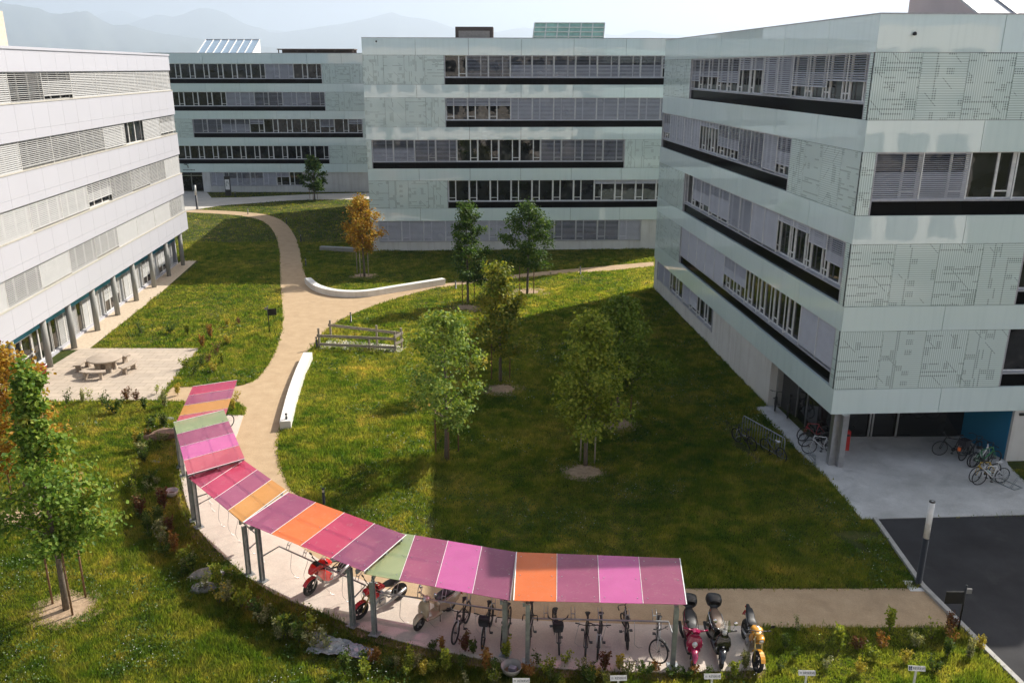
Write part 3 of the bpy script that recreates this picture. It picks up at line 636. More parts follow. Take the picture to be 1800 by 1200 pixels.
# entrance door with the letter C
a0, a1 = cols[7] + .15, cols[8] - .1
dr = MB()
for u in np.linspace(a0, a1, 4): FG.box(dr, u - .06, u + .06, 0.02, 2.02, -.12, -.02)
FG.box(dr, a0, a1, .02, .16, -.12, -.03); FG.box(dr, a0, a1, .85, .93, -.12, -.03); FG.box(dr, a0, a1, 1.93, 2.01, -.12, -.03)
door = dr.build('door', WFRAME, lb)
g = MB(); FG.quad(g, a0, a1, .1, 2.0, -.08); g.build('pane', PANE, door)
g = MB(); FG.box(g, a0 + 1.1, a0 + 1.16, .9, 1.3, -.02, .02); g.build('handle', STEEL, door)
def text_mesh(txt, size, m, name, parent, origin, right, up, ext=.006, align='CENTER'):
    cu = bpy.data.curves.new('lettering', 'FONT'); cu.body = txt; cu.size = size; cu.extrude = ext; cu.align_x = align; cu.align_y = 'CENTER'
    to = bpy.data.objects.new('lettering', cu); C.objects.link(to)
    dg = bpy.context.evaluated_depsgraph_get(); me = bpy.data.meshes.new_from_object(to.evaluated_get(dg)); bpy.data.objects.remove(to)
    r_, u_ = Vector(right).normalized(), Vector(up).normalized(); n_ = r_.cross(u_)
    me.transform(Matrix((( r_.x, u_.x, n_.x, origin[0]), (r_.y, u_.y, n_.y, origin[1]), (r_.z, u_.z, n_.z, origin[2]), (0, 0, 0, 1))))
    me.materials.clear(); me.materials.append(m); o = bpy.data.objects.new(name, me); C.objects.link(o); o.parent = parent; return o
q = FG.pt(a1 - .62, 1.46, .015); text_mesh('C', 1.05, WHITEP, 'letter', door, (q - door.parent.location), (-FG.d.x, -FG.d.y, 0) if False else (dA[0], dA[1], 0), (0, 0, 1), .01)
q = FL_.pt(35, 0, -4.5); b = MB(); FL_.box(b, 19.97, 42, 16.6, 18.84, -9, -3.0); b.build('rooftop_box', mat('beige_render', (.62, .50, .40), .8), lb)
GRV = [(q.x, q.y) for q in (FL_.pt(-.6, 0, -.9), FL_.pt(-.6, 0, .35), FL_.pt(12, 0, .75), FL_.pt(24.3, 0, .6), FL_.pt(24.3, 0, -1))]
sheet('gravel_strip', GRV, .010, GRAVEL)

# ------------------------------------------------------------------ unseen building behind the viewpoint, added for bounce light and mirrored in the glass
FV = Fac((-46, -9), (1, 0), (0, 1)); vb = empty('unseen_office_building', (-46, -9, 0), 0, 'added unseen pale rendered building, bouncing light onto and mirrored in the glass facades', 'building')
VR = mat('warm_render', (.76, .70, .64), .85, 0, .05, .5); b = MB()
for i in range(6):
    FV.box(b, 0, 92, (0, 3.4, 6.9, 10.4, 13.9, 17.4)[i], (1.1, 4.7, 8.2, 11.7, 15.2, 19.2)[i], -.3, 0)
    if i < 5:
        z0, z1 = (1.1, 4.7, 8.2, 11.7, 15.2)[i], (3.4, 6.9, 10.4, 13.9, 17.4)[i]
        for k in range(24): FV.box(b, k * 3.95, k * 3.95 + 1.1, z0, z1, -.3, -.002)
b.build('wall', VR, vb)
b = MB(); FV.box(b, .1, 91.9, .1, 19.0, -14, -.32); b.build('glazing', PANE, vb)

sheet('unseen_bounce_yard', [(-30, -8.9), (34, -8.9), (34, 7), (12, 9.5), (-20, 9.5), (-30, 7)], .011, PALEC)  # pale paving out of view, added to bounce sunlight up onto the facades

WORN = [[(1462, 936), (1500, 931), (1546, 935), (1552, 946), (1512, 950), (1478, 947)], [(1480, 948), (1504, 950), (1524, 962), (1530, 973), (1508, 968)], [(742, 906), (756, 902), (768, 916), (764, 934), (750, 930)], [(1268, 728), (1282, 742), (1300, 772), (1334, 806), (1354, 820), (1330, 814), (1288, 784)], [(1242, 700), (1262, 690), (1282, 706), (1270, 722)]]

# ------------------------------------------------------------------ bike shelter
RC_ = {'crimson': (.60, .085, .18), 'purple': (.44, .13, .24), 'amber': (.72, .38, .12), 'rose': (.66, .16, .22), 'green': (.40, .47, .27), 'magenta': (.70, .19, .46), 'orange': (.85, .25, .08), 'plum': (.38, .12, .22), 'dark red': (.48, .09, .17)}
def lerp3(a, b, t): return Vector(a).lerp(Vector(b), t)
shelters = [  # inner far, inner near, outer near, outer far corner (photo), height, colours from far to near, label
    (1, [(416.7, 668), None, None, (338.7, 679.5)], 1.95, ['crimson', 'purple', 'amber', 'rose'], 'farthest bike shelter bay with crimson, purple and amber roof, tucked under the next bay'),
    (2, [(393.5, 720.7), (430.5, 806), (330, 835), (305, 742.5)], 2.16, ['green', 'purple', 'magenta', 'rose'], 'bike shelter bay with pale green, purple and pink roof, second from the far end'),
    (3, [None, (503, 861), (427, 918), (331, 839.5)], 1.95, ['dark red', 'crimson', 'purple', 'amber'], 'bike shelter bay with dark red to amber roof sheltering an empty rack'),
    (4, [(507, 865), (714, 940), (640, 1004), (428, 918)], 2.12, ['purple', 'orange', 'crimson', 'plum'], 'bike shelter bay with a bright orange panel above the first red motorcycle'),
    (5, [None, (908, 970), (897, 1055), (640, 1008)], 1.95, ['green', 'purple', 'magenta', 'plum'], 'bike shelter bay with a pale green panel above the beige scooter'),
    (6, [(908, 970), (1195, 981), (1207, 1062), (903, 1055)], 2.10, ['orange', 'purple', 'magenta', 'purple'], 'nearest bike shelter bay, its roof half in shade, above a row of bicycles')]
post_px = {1: None, 2: [(323, 838), (341, 916)], 3: [(350, 928), (438, 1011)], 4: [(462, 1023), (621, 1101)], 5: [(659, 1116), (888, 1152)], 6: [(927, 1166), (1182, 1173)]}
def shelter(k, cs, z, cols, label):
    P = [None if c is None else G(c[0], c[1], z) for c in cs]
    if k == 1:
        d = Vector((.19, -.98, 0)) * 4.7; P[1] = P[0] + d; P[2] = P[3] + d
    if P[0] is None: P[0] = P[3] + (P[1] - P[2])
    I0, I1, O1, O0 = P
    ctr = (I0 + I1 + O1 + O0) / 4; root = empty('bike_shelter', (ctr.x, ctr.y, .05), 0, label, 'bike shelter', 'bike shelter bays along the curved slab')
    along = (O1 - O0).normalized(); inw = (I0 - O0).normalized()
    for i, cn in enumerate(cols):
        a, c = i / 4 + (.0015 if i else 0), (i + 1) / 4 - (.0015 if i < 3 else 0)
        q = [lerp3(O0, O1, a), lerp3(O0, O1, c), lerp3(I0, I1, c), lerp3(I0, I1, a)]
        m = MB(); t = Vector((0, 0, .006)); m.hexa([p - t for p in q] + [p + t for p in q])
        tag(m.build('roof_panel', roof_sheet('roof_' + cn.replace(' ', '_'), RC_[cn]), root), cn + ' roof panel')
    t = Vector((0, 0, .012))
    for i in range(5):
        m = MB(); wd = .024 if i in (0, 4) else .010; m.bar(lerp3(O0, O1, i / 4) + t, lerp3(I0, I1, i / 4) + t, wd, .012); m.build('trim_strip', WHITEP, root)
    m = MB(); m.box((0, 0, 0), (.024, .024, .014)); bolt = m.mesh('bolt', STEEL)
    for i in range(4):
        for u in (.12, .88):
            for v in (.1, .5, .9):
                q = lerp3(lerp3(O0, O1, (i + u) / 4), lerp3(I0, I1, (i + u) / 4), v); put(None, 'bolt', bolt, root).location = q + t - root.location
    dn = Vector((0, 0, -.055))
    for v in (.10, .52, .90): m = MB(); m.bar(lerp3(O0, I0, v) + dn, lerp3(O1, I1, v) + dn, .055, .09); m.build('beam', GALV, root)
    for u in (.06, .94): m = MB(); m.bar(lerp3(O0, O1, u) + dn * 2.2, lerp3(I0, I1, u) + dn * 2.2, .07, .13); m.build('cross_beam', GALV, root)
    if post_px[k]: bases = [G(*p) for p in post_px[k]]
    else: bases = [lerp3(O0, O1, u) * 1 for u in (.06, .94)]
    tops = []
    for q in bases:
        m = MB(); q = Vector((q.x, q.y, .05)); az = math.atan2(along.y, along.x)
        Mz = Matrix.Rotation(az, 3, 'Z'); h = z - .12 - .05
        prof = [(-.06, -.07), (.06, -.07), (.06, -.055), (.006, -.055), (.006, .055), (.06, .055), (.06, .07), (-.06, .07), (-.06, .055), (-.006, .055), (-.006, -.055), (-.06, -.055)]
        prof = [Mz @ Vector((a_, b_, 0)) + q for a_, b_ in prof]; m.prism([(v.x, v.y) for v in prof], .05, .05 + h); po = m.build('post', GALV, root)
        m = MB(); m.box(q + Vector((0, 0, .012)), (.3, .3, .02), M=Mz); m.build('base_plate', GALV, po); tops.append(q)
    # rack rail on arms reaching in from the posts
    off = inw * .80; zr = .92; r0, r1 = tops[0] + along * .12 + off, tops[1] - along * .05 + off
    r0.z = r1.z = zr; m = MB()
    m.tube([tops[0] + Vector((0, 0, zr - .05)), r0, r1, tops[1] + Vector((0, 0, zr - .05))], .026, 8); m.build('rack_rail', GALV, root)
    L = (r1 - r0).length; n = int(L / .75); hk = []
    for i in range(n):
        q = r0.lerp(r1, (i + .5) / n); m = MB()
        for s_ in (-1, 1):
            e = q + along * s_ * .055; m.tube([e, e + inw * .10 + Vector((0, 0, .16)), e + inw * .30 + Vector((0, 0, .20))], .011, 6)
        m.bar(q - along * .055 + inw * .08 + Vector((0, 0, .13)), q + along * .055 + inw * .08 + Vector((0, 0, .13)), .02, .02)
        m.build('hook', GALV, root)
        m = MB(); pts = []; sx = rnd.uniform(-.2, .2); low = rnd.choice((.06, .06, .35))
        base = q + along * .2
        for j in range(9):
            t_ = j / 8; zz = zr - (zr - low) * (t_ ** .75) if j < 7 else low + .01
            pts.append(Vector((base.x, base.y, 0)) + along * (sx * math.sin(t_ * 2.2) + (.0 if j < 7 else .12 * (j - 6))) - inw * .15 * math.sin(t_ * 3) + Vector((0, 0, zz)))
        m.tube(pts, .007, 4); m.build('lock_cable', STEEL, root)
    return root
for a in shelters: shelter(*a)

# ------------------------------------------------------------------ bicycles
MESH = {}
def cached(key, mk):
    if key not in MESH: MESH[key] = mk()
    return MESH[key]
def tyre_mesh(r, t):
    b = MB(); b.tube([(r * math.cos(2 * math.pi * k / 28), 0, r * math.sin(2 * math.pi * k / 28)) for k in range(28)], t, 8, closed=True); return b.mesh('tyre', RUBBER)
def wheel_mesh(r, t, m, spokes=16):
    b = MB(); b.tube([((r - t - .006) * math.cos(2 * math.pi * k / 28), 0, (r - t - .006) * math.sin(2 * math.pi * k / 28)) for k in range(28)], .011, 6, closed=True)
    for k in range(spokes):
        a = 2 * math.pi * k / spokes; s_ = .025 * (-1) ** k; b.tube([(.02 * math.cos(a + 1.3), s_, .02 * math.sin(a + 1.3)), ((r - t) * math.cos(a), 0, (r - t) * math.sin(a))], .0028, 3, caps=False)
    b.tube([(0, -.05, 0), (0, .05, 0)], .02, 8); return b.mesh('wheel', m)
def rod(parent, name, m, tubes, extra=None, key=None):
    def mk():
        b = MB()
        for pts, r in tubes: b.tube(pts, r * 1.3, 7)
        if extra: extra(b)
        return b.mesh(name, m)
    return put(None, name, cached((name, m.name, key), mk) if key else mk(), parent)
def bicycle(loc, head, fcol, label, group=None, kind='city', bars='flat', steer=0, lean=0, extras=(), rim=None, wr=.335, cat='bicycle'):
    fm = mat('bike_paint_' + '_'.join('%02d' % int(c * 99) for c in fcol), fcol, .3, 0, .05, 3, coat=.4); rim = rim or mat('dark_rim', (.05, .05, .055), .4, .3)
    root = empty('bicycle', (loc[0], loc[1], loc[2]), head, label, cat, group); root.rotation_euler = (R(lean), 0, head)
    t = .028 if kind in ('mtb',) else .019 if kind in ('road',) else .024
    wb = 1.02 if wr > .3 else .92; xr, xf = -wb / 2, wb / 2
    rw = put(None, 'wheel', cached(('wheel', wr, t, rim.name), lambda: wheel_mesh(wr, t, rim)), root); rw.location = (xr, 0, wr + .003)
    put(None, 'tyre', cached(('tyre', wr, t), lambda: tyre_mesh(wr - t, t)), rw)
    bbz = .28; st = Vector((xr + .30, 0, .74)); bb = Vector((xr + .43, 0, bbz)); ht = Vector((xf - .20, 0, .86)); hb = Vector((xf - .13, 0, .69))
    if kind == 'step': tb = [[hb + Vector((-.03, 0, .06)), (xr + .62, 0, .44), bb + Vector((-.07, 0, .14))]]
    else: tb = [[ht + Vector((.0, 0, -.03)), st + Vector((.02, 0, -.03 if kind == 'mtb' else .02))]]
    T = [(p, .016) for p in tb] + [([hb, bb], .02), ([bb, st], .0165), ([ht, hb], .021)]
    for s_ in (-1, 1): T += [([bb + Vector((0, s_ * .03, 0)), (xr, s_ * .06, wr)], .010), ([st + Vector((0, s_ * .02, -.05)), (xr, s_ * .06, wr)], .009)]
    rod(root, 'frame', fm, T, key=('f', kind, wr))
    # seat post and saddle
    sh = .10 if kind in ('city', 'step') else .17
    def sad(b):
        b.tube([st, st + Vector((-.05, 0, sh))], .013, 7)
        c = st + Vector((-.05, 0, sh + .03)); b.loft([(c + Vector((-.12, 0, .005)), .06, .02, 0), (c + Vector((-.08, 0, .01)), .085, .03, 0), (c + Vector((0, 0, .005)), .05, .027, 0), (c + Vector((.10, 0, 0)), .022, .022, 0), (c + Vector((.15, 0, -.005)), .012, .015, 0)], 10)
    scol = mat('black_saddle', (.015, .015, .016), .55) if 'white_saddle' not in extras else mat('white_saddle', (.6, .6, .6), .5)
    rod(root, 'saddle', scol, [], sad, key=('s', kind, wr, scol.name))
    # crank and pedals
    def crank(b):
        b.lathe([(0, -.004), (.09, -.004), (.09, .004), (0, .004)], 16, bb + Vector((0, -.045, 0)), Matrix.Rotation(R(90), 3, 'X'))
        for s_ in (-1, 1):
            e = bb + Vector((.12 * s_, s_ * .08, -.11 * s_)); b.tube([bb + Vector((0, s_ * .06, 0)), e], .011, 6); b.box(e + Vector((0, s_ * .05, 0)), (.09, .09, .022))
        b.tube([(xr + .02, -.045, wr + .04), bb + Vector((0, -.045, .09))], .005, 4); b.tube([(xr + .02, -.045, wr - .04), bb + Vector((0, -.045, -.09))], .005, 4)
    rod(root, 'crankset', mat('dark_metal_parts', (.04, .04, .042), .4, .5), [], crank, key=('c', wr))
    # steering assembly turns about the head tube
    S = Matrix.Rotation(R(steer), 4, (ht - hb).normalized()); piv = Matrix.Translation(hb); SM = piv @ S @ piv.inverted()
    fk = MB(); sus = 'sus' in extras
    for s_ in (-1, 1): fk.tube([hb + Vector((0, s_ * .05, -.02)), (xf, s_ * .055, wr)], .018 if sus else .012, 7)
    fk.bar(hb + Vector((0, -.06, -.02)), hb + Vector((0, .06, -.02)), .035, .035)
    me = fk.mesh('fork', mat('silver_fork', (.55, .55, .56), .3, .6) if (sus or 'silver' in extras) else fm); me.transform(SM); put(None, 'fork', me, root)
    hbM = MB(); top = ht + Vector((-.02, 0, .06)); ax = Vector((.05, 0, .02))
    hbM.tube([ht, top], .014, 7); hbM.tube([top, top + ax], .016, 7); c0 = top + ax
    if bars == 'drop':
        hbM.tube([c0 + Vector((.0, -.2, .0)), c0, c0 + Vector((0, .2, 0))], .013, 7)
        for s_ in (-1, 1): hbM.tube([c0 + Vector((0, s_ * .2, 0)), c0 + Vector((.09, s_ * .205, 0)), c0 + Vector((.12, s_ * .21, -.06)), c0 + Vector((.07, s_ * .215, -.13)), c0 + Vector((-.02, s_ * .22, -.14))], .014, 7)
    elif bars == 'swept':
        for s_ in (-1, 1): hbM.tube([c0, c0 + Vector((.02, s_ * .1, .03)), c0 + Vector((-.02, s_ * .22, .07)), c0 + Vector((-.16, s_ * .28, .06))], .012, 7); hbM.tube([c0 + Vector((-.06, s_ * .255, .065)), c0 + Vector((-.19, s_ * .285, .06))], .017, 7)
    else:
        hbM.tube([c0 + Vector((-.04, -.31, .02)), c0 + Vector((0, -.08, 0)), c0 + Vector((0, .08, 0)), c0 + Vector((-.04, .31, .02))], .012, 7)
        for s_ in (-1, 1): hbM.tube([c0 + Vector((-.025, s_ * .2, .01)), c0 + Vector((-.042, s_ * .32, .02))], .018, 7); hbM.tube([c0 + Vector((-.02, s_ * .18, .0)), c0 + Vector((.04, s_ * .25, -.02))], .007, 5)
    me = hbM.mesh('handlebar', mat('black_bar', (.02, .02, .022), .4, .2)); me.transform(SM); put(None, 'handlebar', me, root)
    fw = put(None, 'wheel', cached(('wheel', wr, t, rim.name), lambda: wheel_mesh(wr, t, rim)), root)
    fw.matrix_local = SM @ Matrix.Translation((xf, 0, wr + .003)); put(None, 'tyre', cached(('tyre', wr, t), lambda: tyre_mesh(wr - t, t)), fw)
    if 'guard' in extras:
        b = MB()
        for a0_, a1_, cx in ((20, 175, xr), (35, 130, None)):
            for k in range(8):
                t0, t1 = R(a0_ + (a1_ - a0_) * k / 8), R(a0_ + (a1_ - a0_) * (k + 1) / 8)
                def q(t_):
                    v = Vector(((wr + .025) * math.cos(t_), 0, wr + (wr + .025) * math.sin(t_)))
                    return v + Vector((xr, 0, 0)) if cx is not None else SM @ (v + Vector((xf, 0, 0)))
                b.bar(q(t0), q(t1), .045, .008, up=(q(t0) - Vector((xr if cx is not None else xf, 0, wr))))
        b.build('mudguard', fm if 'paintguard' in extras else mat('dark_guard', (.03, .03, .032), .4), root, world=False)
    if 'rack' in extras:
        b = MB()
        for s_ in (-1, 1): b.tube([st + Vector((-.03, s_ * .05, -.02)), (xr - .22, s_ * .05, .72), (xr, s_ * .07, wr)], .007, 5)
        for k in range(4): b.bar((xr + .15 - k * .11, -.05, .725), (xr + .15 - k * .11, .05, .725), .015, .008)
        b.build('luggage_rack', mat('black_bar', (.02, .02, .022), .4), root, world=False)
    if 'basket' in extras or 'bag' in extras:
        b = MB(); c = c0 + Vector((.17, 0, -.06)) if 'bag' in extras else Vector((xr - .04, 0, .86))
        if 'bag' in extras: b.loft([(c + Vector((0, 0, -.13)), .13, .09, R(90)), (c + Vector((0, 0, 0)), .16, .11, R(90)), (c + Vector((0, 0, .12)), .15, .10, R(90))], 12, 4)
        else:
            for (dx, dy, sx, sy) in ((0, .17, .38, .012), (0, -.17, .38, .012), (.19, 0, .012, .34), (-.19, 0, .012, .34)): b.box(c + Vector((dx, dy, 0)), (sx, sy, .25))
            b.box(c + Vector((0, 0, -.12)), (.38, .34, .012))
        me = b.mesh('basket', mat('dark_basket', (.02, .02, .028), .7)); 
        if 'bag' in extras: me.transform(SM)
        put(None, 'basket' if 'basket' in extras else 'bar_bag', me, root)
    if 'reflector' in extras:
        b = MB(); b.box((xr - .36, 0, .62), (.05, .12, .16)); b.build('rear_light', mat('orange_reflector', (.75, .16, .03), .3), root, world=False)
    if 'bottle' in extras:
        b = MB(); q = hb.lerp(bb, .5) + Vector((-.02, 0, .07)); dv = (hb - bb).normalized(); b.tube([q - dv * .1, q + dv * .1], .045, 10); b.build('bottle', mat('pale_bottle', (.45, .55, .55), .3), root, world=False)
    return root
def bike_px(front, rear, *a, lean=0, z=.05, **k):
    f, r_ = G(*front, z), G(*rear, z); d = f - r_; h = math.atan2(d.y, d.x); c = f - d.normalized() * .51
    return bicycle((c.x, c.y, z), h, *a, lean=lean, **k)
BK = (.012, .012, .014)
gr = 'bicycles hung on the shelter rack'
bike_px((801, 1129), (827, 1082), BK, 'black mountain bike with pale fork, first bicycle right of the beige scooter', gr, kind='mtb', extras=('sus',))
bike_px((850, 1137), (866, 1090), BK, 'dark mountain bike with pale fork, second bicycle right of the beige scooter', gr, kind='mtb', extras=('sus', 'bag'), steer=3)
bike_px((884, 1141), (897, 1095), (.04, .13, .06), 'green road bike with red bar tape, half behind a shelter post', gr, kind='road', bars='drop')
bike_px((931, 1136), (936, 1086), BK, 'slim black drop bar racing bike right behind the left post of the nearest bay', gr, kind='road', bars='drop')
bike_px((982, 1147), (972, 1098), BK, 'black city bike with wide swept handlebars and a dark bag on the front', gr, kind='city', bars='swept', extras=('bag', 'guard'), steer=-8)
bike_px((1029, 1155), (1033, 1105), BK, 'black city bike with flat wide bars, left of the close pair under magenta', gr, kind='city', extras=('guard',))
bike_px((1051, 1155), (1057, 1105), BK, 'black bicycle with silver fork, right of the close pair under magenta', gr, kind='city', extras=('silver', 'sus'))
bike_px((1096, 1102), (1102, 1139), (.02, .02, .022), 'small wheeled black bicycle parked tail outwards in the rack', gr, kind='step', wr=.255, steer=25, bars='swept')
bike_px((1157, 1162), (1156, 1112), (.45, .45, .46), 'pale grey city bike with its front wheel turned sideways beside the last post', gr, kind='city', extras=('silver', 'guard', 'rack'), steer=52, bars='flat')
bike_px((402, 752), (379, 760), BK, 'bicycle of which one wheel shows beyond the pale green roof panel', None, kind='city')
gr = 'bicycles parked under the overhang'
bike_px((1362, 722), (1368, 700), BK, 'black bicycle against the concrete return wall deep under the overhang', gr, kind='mtb', z=.03, bars='flat')
bike_px((1384, 735), (1391, 712), (.02, .02, .03), 'dark bicycle with mudguards standing by the dark glass under the overhang', gr, kind='city', z=.03, extras=('guard', 'rack'))
bike_px((1411, 775), (1443, 772), (.35, .03, .04), 'dark red bicycle farthest of the bunch beside the steel columns', gr, kind='city', z=.03, bars='swept')
bike_px((1414, 785), (1447, 784), (.02, .02, .022), 'black bicycle in the middle of the bunch beside the steel columns', gr, kind='city', z=.03, extras=('guard',))
bike_px((1421, 797), (1456, 797), (.62, .62, .63), 'silver framed bicycle nearest of the bunch beside the steel columns', gr, kind='road', z=.03, bars='flat')
bike_px((1650, 800), (1692, 801), BK, 'black racing bike at the left end of the row by the blue wall', gr, kind='road', z=.03, bars='flat')
bike_px((1716, 800), (1671, 817), BK, 'black city bike with rear basket and orange reflector by the blue wall', gr, kind='city', z=.03, extras=('basket', 'rack', 'guard', 'reflector'), bars='swept')
bike_px((1735, 811), (1690, 829), (.72, .72, .72), 'white step through bicycle by the blue wall', gr, kind='step', z=.03, extras=('guard',), bars='swept')
bike_px((1746, 817), (1704, 822), (.03, .22, .07), 'green framed bicycle between the white and the yellow ones by the blue wall', gr, kind='city', z=.03)
bike_px((1712, 847), (1757, 838), (.55, .36, .03), 'yellow framed bicycle behind the white racing bike', gr, kind='road', z=.03, bars='drop')
bike_px((1719, 852), (1765, 848), (.72, .72, .73), 'white racing bike with white saddle nearest at the floor rack', gr, kind='road', z=.03, bars='drop', extras=('white_saddle', 'bottle', 'silver'))
gr = 'bicycles at the crowd barrier'
bike_px((1295, 776), (1328, 795), BK, 'dark mountain bike lying along the left half of the metal crowd barrier', gr, kind='mtb', z=0, lean=-8, extras=('silver',))
bike_px((1345, 795), (1374, 812), (.10, .11, .11), 'grey bicycle behind the bars at the right half of the metal crowd barrier', gr, kind='city', z=0, lean=-6, bars='swept', extras=('white_saddle',))

# ------------------------------------------------------------------ motorcycles and scooters
def mwheel(root, x, r, wt, rimm, name='wheel', M=None):
    b = MB(); b.lathe([(r * .30, -.03), (r * .30, .03)], 12, (0, 0, 0), Matrix.Rotation(R(90), 3, 'X'))
    for k in range(6):
        a = math.pi * 2 * k / 6; b.bar((.02 * math.cos(a), 0, .02 * math.sin(a)), (r * .68 * math.cos(a), 0, r * .68 * math.sin(a)), .03, .035, up=(0, 1, 0))
    b.tube([(r * .68 * math.cos(2 * math.pi * k / 24), 0, r * .68 * math.sin(2 * math.pi * k / 24)) for k in range(24)], .022, 6, closed=True)
    b.tube([(0, -.09, 0), (0, .09, 0)], .025, 8)
    b.lathe([(r * .5, .05), (r * .25, .05), (r * .25, .056), (r * .5, .056)], 16, (0, 0, 0), Matrix.Rotation(R(90), 3, 'X'))
    o = b.build(name, rimm, root, world=False); T = Matrix.Translation((x, 0, r)); o.matrix_local = (M @ T) if M is not None else T
    t = MB(); t.tube([((r - wt) * math.cos(2 * math.pi * k / 28), 0, (r - wt) * math.sin(2 * math.pi * k / 28)) for k in range(28)], wt, 10, closed=True)
    t.build('tyre', RUBBER, o, world=False); return o
DARKP = mat('dark_plastic', (.015, .015, .016), .45); SEATM = mat('black_seat_vinyl', (.022, .022, .024), .5, bmp=.1); LENS = mat('headlight_lens', (.62, .63, .64), .05, .3)
ENG = mat('engine_metal', (.38, .38, .38), .35, .8, .3, 9); DISC = mat('disc_metal', (.4, .4, .4), .3, .9)
def arc_guard(b, cx, cz, r, a0, a1, wd, th=.012, n=9, M=None):
    for k in range(n):
        t0, t1 = R(a0 + (a1 - a0) * k / n), R(a0 + (a1 - a0) * (k + 1) / n)
        p, q = Vector((cx + r * math.cos(t0), 0, cz + r * math.sin(t0))), Vector((cx + r * math.cos(t1), 0, cz + r * math.sin(t1)))
        if M is not None: p, q = M @ p, M @ q
        b.bar(p, q, wd, th, up=(p + q) / 2 - Vector((cx, 0, cz)))
def motorcycle(loc, head, label, paint, fair='sport', lean=-7, steer=6, seatred=False):
    root = empty('motorcycle', loc, head, label, 'motorcycle', 'motorcycles parked on the shelter slab'); root.rotation_euler = (R(lean), 0, head)
    P = mat('motorcycle_paint_' + '_'.join('%02d' % int(c * 99) for c in paint), paint, .22, 0, .04, 3, coat=.8)
    xr, xf, r = -.70, .72, .30
    hb, ht = Vector((.46, 0, .70)), Vector((.37, 0, .98)); S = Matrix.Translation(hb) @ Matrix.Rotation(R(steer), 4, (ht - hb).normalized()) @ Matrix.Translation(-hb)
    mwheel(root, xr, r, .075, DARKP); mwheel(root, xf, r, .058, DARKP, M=S)
    b = MB()                                        # frame and swingarm
    for s_ in (-1, 1):
        b.tube([(.40, s_ * .06, .84), (.0, s_ * .14, .66), (-.22, s_ * .13, .42)], .028, 7); b.tube([(-.2, s_ * .12, .42), (xr, s_ * .10, r)], .03, 7); b.tube([(-.1, s_ * .1, .66), (-.75, s_ * .09, .80)], .016, 6)
    b.build('frame', mat('frame_silver', (.42, .42, .43), .35, .7) if fair == 'naked' else DARKP, root, world=False)
    b = MB(); b.box((.10, 0, .42), (.42, .30, .30)); b.loft([((.22, 0, .40), .12, .10, .5), ((.30, 0, .58), .13, .12, .5), ((.32, 0, .66), .12, .09, .5)], 10, 5)
    for s_ in (-1, 1): b.lathe([(0, 0), (.11, 0), (.11, .04), (.06, .06), (0, .06)], 14, (.04, s_ * .14, .40), Matrix.Rotation(R(-90 * s_), 3, 'X'))
    b.build('engine', ENG, root, world=False)
    b = MB(); b.tube([(.38, .09, .38), (.20, .12, .22), (-.2, .16, .24), (-.42, .17, .34), (-.82, .19, .50)], [.025, .025, .03, .05, .055], 10); b.build('exhaust', STEEL if fair != 'naked' else ENG, root, world=False)
    b = MB(); b.loft([((-.12, 0, .80), .07, .05, 0), ((.0, 0, .87), .14, .10, 0), ((.16, 0, .92), .17, .13, .1), ((.30, 0, .92), .15, .12, .2), ((.40, 0, .87), .08, .07, .3)], 16, 2.6); b.build('fuel_tank', P, root, world=False)
    b = MB(); b.lathe([(0, .012), (.035, .01), (.05, 0)], 14, (.17, 0, 1.043)); b.build('filler_cap', CHROME, root, world=False)
    b = MB(); b.loft([((-.10, 0, .83), .08, .04, 0), ((-.30, 0, .80), .14, .055, 0), ((-.48, 0, .82), .12, .055, .1), ((-.56, 0, .88), .12, .05, .2), ((-.80, 0, .93), .09, .04, .1)], 14, 3); b.build('seat', SEATM, root, world=False)
    b = MB(); b.loft([((-.45, 0, .75), .10, .05, 0), ((-.75, 0, .86), .10, .06, .1), ((-1.0, 0, .92), .045, .04, .1)], 12, 2.6); b.build('tail', P if not seatred else DARKP, root, world=False)
    b = MB(); b.box((-1.0, 0, .86), (.03, .12, .05)); b.bar((-.9, 0, .80), (-1.05, 0, .55), .17, .015); b.build('tail_light', mat('red_lamp', (.5, .02, .02), .2), root, world=False)
    b = MB()
    for s_ in (-1, 1): b.tube([Vector((.36, s_ * .10, 1.0)), Vector((xf, s_ * .10, r))], .027, 8)
    b.box((.38, 0, .95), (.10, .26, .04)); b.box((.45, 0, .73), (.10, .26, .04)); me = b.mesh('fork', mat('gold_fork', (.45, .36, .16), .3, .8) if fair != 'sport' else STEEL); me.transform(S); put(None, 'fork', me, root)
    b = MB(); arc_guard(b, xf, r, r + .03, 30, 165, .13, .015, 9); me = b.mesh('mudguard', P); me.transform(S); put(None, 'mudguard', me, root)
    b = MB(); b.tube([(.30, -.36, 1.0), (.37, -.2, 1.04), (.38, 0, 1.03), (.37, .2, 1.04), (.30, .36, 1.0)], .014, 7)
    for s_ in (-1, 1): b.tube([(.335, s_ * .25, 1.02), (.295, s_ * .38, 1.0)], .02, 8)
    me = b.mesh('handlebar', DARKP); me.transform(S); put(None, 'handlebar', me, root)
    for s_ in (-1, 1):
        b = MB(); b.tube([(.36, s_ * .24, 1.03), (.40, s_ * .30, 1.20)], .009, 6); b.loft([((.395, s_ * .34, 1.17), .05, .012, 1.2), ((.41, s_ * .34, 1.22), .065, .018, 1.2), ((.42, s_ * .33, 1.27), .05, .012, 1.2)], 10); me = b.mesh('mirror', DARKP); me.transform(S); put(None, 'mirror', me, root)
